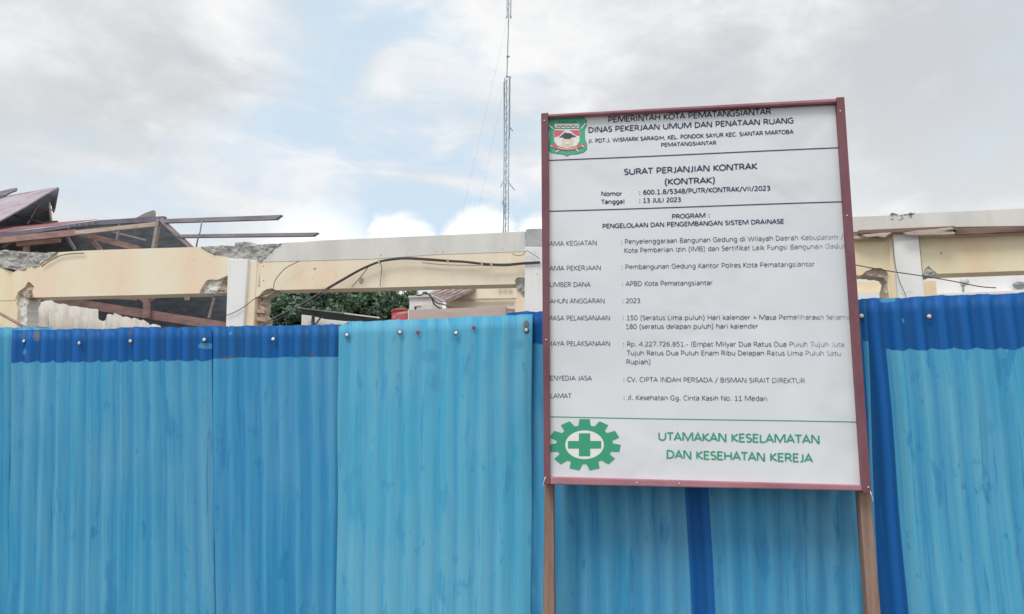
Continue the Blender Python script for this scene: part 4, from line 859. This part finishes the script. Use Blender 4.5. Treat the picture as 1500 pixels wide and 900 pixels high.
# ------------------------------------------------------------------ behind: trees, shed, houses
def tree(label, px, base_off, blobs, n, seed, group):
    """blobs: (px, py, offset, radius in m) of leaf clumps"""
    rnd = random.Random(seed); c = GP.at(px, 440, base_off); t = thing('tree', label, 'tree', (c.x, c.y, 0), 0, group)
    ctr = [GP.at(x, y, o) for x, y, o, r in blobs]
    lo = min(q.z for q in ctr) - .4; g = Geo(); fork = Vector((c.x, c.y, max(1.0, lo - .7)))
    g.tube(spline([(c.x, c.y, 0), (c.x + .06, c.y, fork.z * .5), fork], 5), [.16 - .05 * i / 10 for i in range(11)], 8)
    g.out('trunk', M['bark'], t, True)
    g = Geo()
    for q in ctr:
        m_ = fork.lerp(q, .5) + Vector((0, 0, -.12)); P = spline([fork, m_, q], 4); g.tube(P, [.07 * (1 - .8 * i / (len(P) - 1)) for i in range(len(P))], 5)
    g.out('limb', M['bark'], t, True)
    g = Geo(); tot = sum(b[3] ** 2 for b in blobs)
    for (x, y, o, r), q in zip(blobs, ctr):
        subs = []
        for _ in range(int(9 + r * 16)):
            d = Vector((rnd.gauss(0, 1), rnd.gauss(0, 1), rnd.gauss(0, 1))).normalized() * (r * rnd.uniform(.35, 1.0)); subs.append((q + Vector((d.x, d.y, d.z * .85)), rnd.uniform(.12, .24)))
        for _ in range(int(n * r * r / tot / 9)):
            sc_, sr = rnd.choice(subs); d = Vector((rnd.gauss(0, 1), rnd.gauss(0, 1), rnd.gauss(.2, 1))).normalized() * (sr * rnd.random() ** .3)
            cc = sc_ + Vector((d.x, d.y, d.z * .7))
            for k in range(7):
                p = cc + Vector((rnd.gauss(0, .035), rnd.gauss(0, .035), rnd.gauss(0, .03)))
                ax = Vector((rnd.gauss(0, 1), rnd.gauss(0, 1), rnd.gauss(-.3, .6))).normalized(); bx2 = ax.cross(Vector((rnd.gauss(0, 1), rnd.gauss(0, 1), rnd.gauss(0, 1)))).normalized()
                l = rnd.uniform(.035, .065); g.add([p - ax * l, p + bx2 * l * .42, p + ax * l, p - bx2 * l * .42], [(0, 1, 2, 3)])
    g.out('crown', M['leaf'], t)
tree('dense green tree at the left of the middle gap, beside the brick edged column', 420, 5.0, [(400, 440, 5, .62), (425, 455, 5, .55), (440, 425, 5.2, .7), (400, 470, 5, .5), (465, 440, 5.2, .62), (380, 420, 5.3, .6), (455, 465, 5.1, .42), (430, 490, 5.1, .5)], 26000, 3, 'trees beyond the middle gap')
tree('darker green tree just left of the small white box in the middle gap', 545, 6.5, [(500, 430, 6.5, .75), (535, 440, 6.5, .7), (570, 435, 6.4, .68), (590, 448, 6.5, .42), (520, 455, 6.5, .6), (555, 458, 6.6, .55), (520, 410, 6.6, .6), (575, 470, 6.6, .5), (495, 475, 6.5, .6), (540, 480, 6.5, .6)], 30000, 5, 'trees beyond the middle gap')
s0 = GP.at(490, 462, 3.2); shed = thing('lean_to_shed', 'low shed with a dark sloping roof under the trees', 'shed', (s0.x, s0.y, 0), GP.a)
slab('roof', [(436, 451, 2.5), (470, 455, 2.5), (556, 466, 2.5), (565, 472, 3.4), (505, 470.5, 3.4), (475, 467.5, 3.4), (447, 460.5, 3.4)], 'roof_dark', .03, shed)
beamp('eave', (436, 451.0, 2.46), (505, 459.4, 2.46), 1.5, 'timber_grey', .03, shed); beamp('eave', (505, 459.4, 2.46), (556, 465.8, 2.46), 1.8, 'asbestos', .03, shed)
wall_at('wall', 442, 560, 461, 476, 3.5, .1, 'house_white', shed)
beamp('post', (459, 462, 3.0), (457, 500, 3.0), 3.5, 'timber_grey', .04, shed); beamp('strut', (480, 453, 3.1), (456, 483, 3.1), 1.6, 'galv', .02, shed); beamp('strut', (476, 457, 3.12), (460, 478, 3.12), 1.2, 'galv', .02, shed)
# house with brown roof
h0 = GP.at(700, 440, 7.0); house = thing('cream_house', 'cream house with a faded brown roof behind the right end of the middle gap', 'house', (h0.x, h0.y, 0), GP.a)
wall_at('wall', 654, 830, 412, 405, 7.0, .2, 'house_cream', house)
slab('roof', [(627, 429.5, 6.0), (655, 417, 8.0), (760, 409, 8.0), (706, 417.5, 7.2), (654.5, 440.5, 6.0)], 'roof_house', .05, house)
for k in range(5): slab('roof_batten', [(632 + k * 5.2, 431.2 + k * 2.1, 5.97), (633 + k * 5.2, 431.6 + k * 2.1, 5.97), (668 + k * 9, 418.8, 7.3), (667 + k * 9, 418.2, 7.3)], 'timber_grey', .02, house)
slab('fascia', [(627, 429.5, 5.98), (654.5, 440.5, 5.98), (654.5, 442.5, 5.98), (627, 431.5, 5.98)], 'timber_grey', .03, house)
slab('string_course', [(654, 438.2, 6.9), (756, 436.6, 6.9), (756, 438, 6.9), (654, 440, 6.9)], 'timber_pale', .06, house)
slab('eave_board', [(655, 452.2, 6.8), (756, 452.6, 6.8), (756, 456.5, 6.8), (655, 454.8, 6.8)], 'timber', .06, house)
for k in range(3): slab('vent', [(727.5 + k * 7.6, 418.8, 6.9), (733 + k * 7.6, 418.6, 6.9), (733 + k * 7.6, 420.4, 6.9), (727.5 + k * 7.6, 420.6, 6.9)], 'roof_dark', .05, house)
w0 = GP.at(616, 446, 5.0); box = thing('roof_housing', 'small white plastered box with wires on top, left of the brown roofed house', 'housing', (w0.x, w0.y, 0), GP.a)
wall_at('wall', 600, 633, 435.5, 434.5, 5.0, .6, 'house_white', box)
slab('cap', [(598, 433.5, 4.95), (634, 431.8, 4.95), (634.5, 435, 4.95), (598, 436.2, 4.95)], 'concrete', .7, box)
slab('door_slot', [(607, 449.5, 4.97), (608.6, 449.5, 4.97), (608.6, 457, 4.97), (607, 457, 4.97)], 'roof_dark', .04, box)
slab('lintel', [(607, 447.6, 4.97), (616, 447.2, 4.97), (616, 448.4, 4.97), (607, 448.8, 4.97)], 'concrete', .04, box)
Geo().tube(spline([GP.at(x, y, 4.85) for x, y in ((598, 428), (606, 431), (615, 433), (624, 429.5), (631, 434), (637, 447), (650, 454), (664, 456))], 6), .014, 5).out('cable', M['wire'], box, True)
Geo().tube(spline([GP.at(x, y, 4.8) for x, y in ((624, 428), (632, 436), (640, 444), (652, 447), (668, 455))], 6), .012, 5).out('cable', M['wire'], box, True)
d0 = GP.at(583, 461, 4.0); drum = thing('red_tank', 'red plastic tank with a pale strap left of the white box', 'tank', (d0.x, d0.y, 0), GP.a)
for nm, pts, o_, th_, mt in (('body', [(573, 455.5), (578, 453.2), (594, 452.6), (595, 600), (573, 600)], 4.0, .35, 'red'), ('lid', [(572, 456), (578, 452.4), (590, 451.2), (595, 452.8), (595, 454), (578, 454.6), (573, 457.6)], 3.97, .4, 'red')): edge_bevel(prism(GP, pts, o_, th_, M[mt], nm, drum), .02)
beamp('strap', (576, 466, 3.7), (584, 459, 3.7), 2.0, 'timber_pale', .02, drum); beamp('strap', (583, 460, 3.7), (600, 456.5, 3.7), 3.0, 'timber_pale', .02, drum)
Geo().bar(GP.at(599.4, 454, 3.6), GP.at(599.4, 480, 3.6), .03, .03, Vector((0, 1, 0))).out('post', M['white'], drum)
# far white house walls behind the right hand openings
# ------------------------------------------------------------------ guyed mast
mp = Plane((CAM + ray(740, 340) * 60).x, (CAM + ray(740, 340) * 60).y, 0); m0 = mp.at(739, 345); mast = thing('guyed_radio_mast', 'tall thin lattice radio mast with guy wires rising behind the parapet', 'mast', (m0.x, m0.y, 0))
base = Vector(m0); base.z = 0; mid_ = mp.at(742.5, 115); tip = mp.at(745.5, -120)
def lattice(pa, pb, wid, rleg, rbr, step):
    L = (pb - pa).length; n = max(2, int(L / step)); offs = [Vector((math.cos(a), math.sin(a), 0)) * wid / 1.732 for a in (R(-90 - 60 + 15), R(-90 + 60 + 15), R(105))]
    for o in offs: Geo().tube([pa + o, pb + o], rleg, 5).out('leg', M['mast'], mast)
    g = Geo()
    for k in range(n):
        p, q = pa.lerp(pb, k / n), pa.lerp(pb, (k + 1) / n)
        for i in range(3):
            o1, o2 = offs[i], offs[(i + 1) % 3]; g.tube([p + o1, q + o2] if k % 2 else [p + o2, q + o1], rbr, 3)
    tag(g.out('bracing', M['mast'], mast), kind='stuff')
lattice(base, mid_, .40, .032, .017, .55)
Geo().tube([mid_, mp.at(745, 28)], .045, 6).out('pole', M['mast'], mast)
lattice(mp.at(745, 26), tip, .28, .025, .014, .5)
for (x0, y0, x1, y1, r) in ((739.5, 298, 736.5, 345, .04), (747.2, 115, 746.5, 204, .035), (738, 120, 738.5, 204, .03), (741, 112, 749, 113.5, .05), (742, 84, 746.5, 82.5, .07), (741.5, 27, 743, 24.5, .06), (748, 27, 748.5, 24, .06), (747, 187, 751, 192, .045), (743, 265, 754, 279, .035), (737, 266, 733, 275, .03), (737.5, 294, 736, 300, .04), (742.5, 0, 742.5, 26, .02), (749, 0, 748.5, 26, .02)):
    Geo().tube([mp.at(x0, y0, -.3), mp.at(x1, y1, -.3)], r, 6).out('antenna', M['mast'], mast)
for (x0, y0, x1, y1, off) in ((740, 118, 640, 602, 0), (739, 265, 690, 602, 0), (743, 30, 610, 602, 0)):
    Geo().tube([mp.at(x0, y0), mp.at(x1, y1, off)], .006, 3).out('guy_wire', M['mast'], mast)
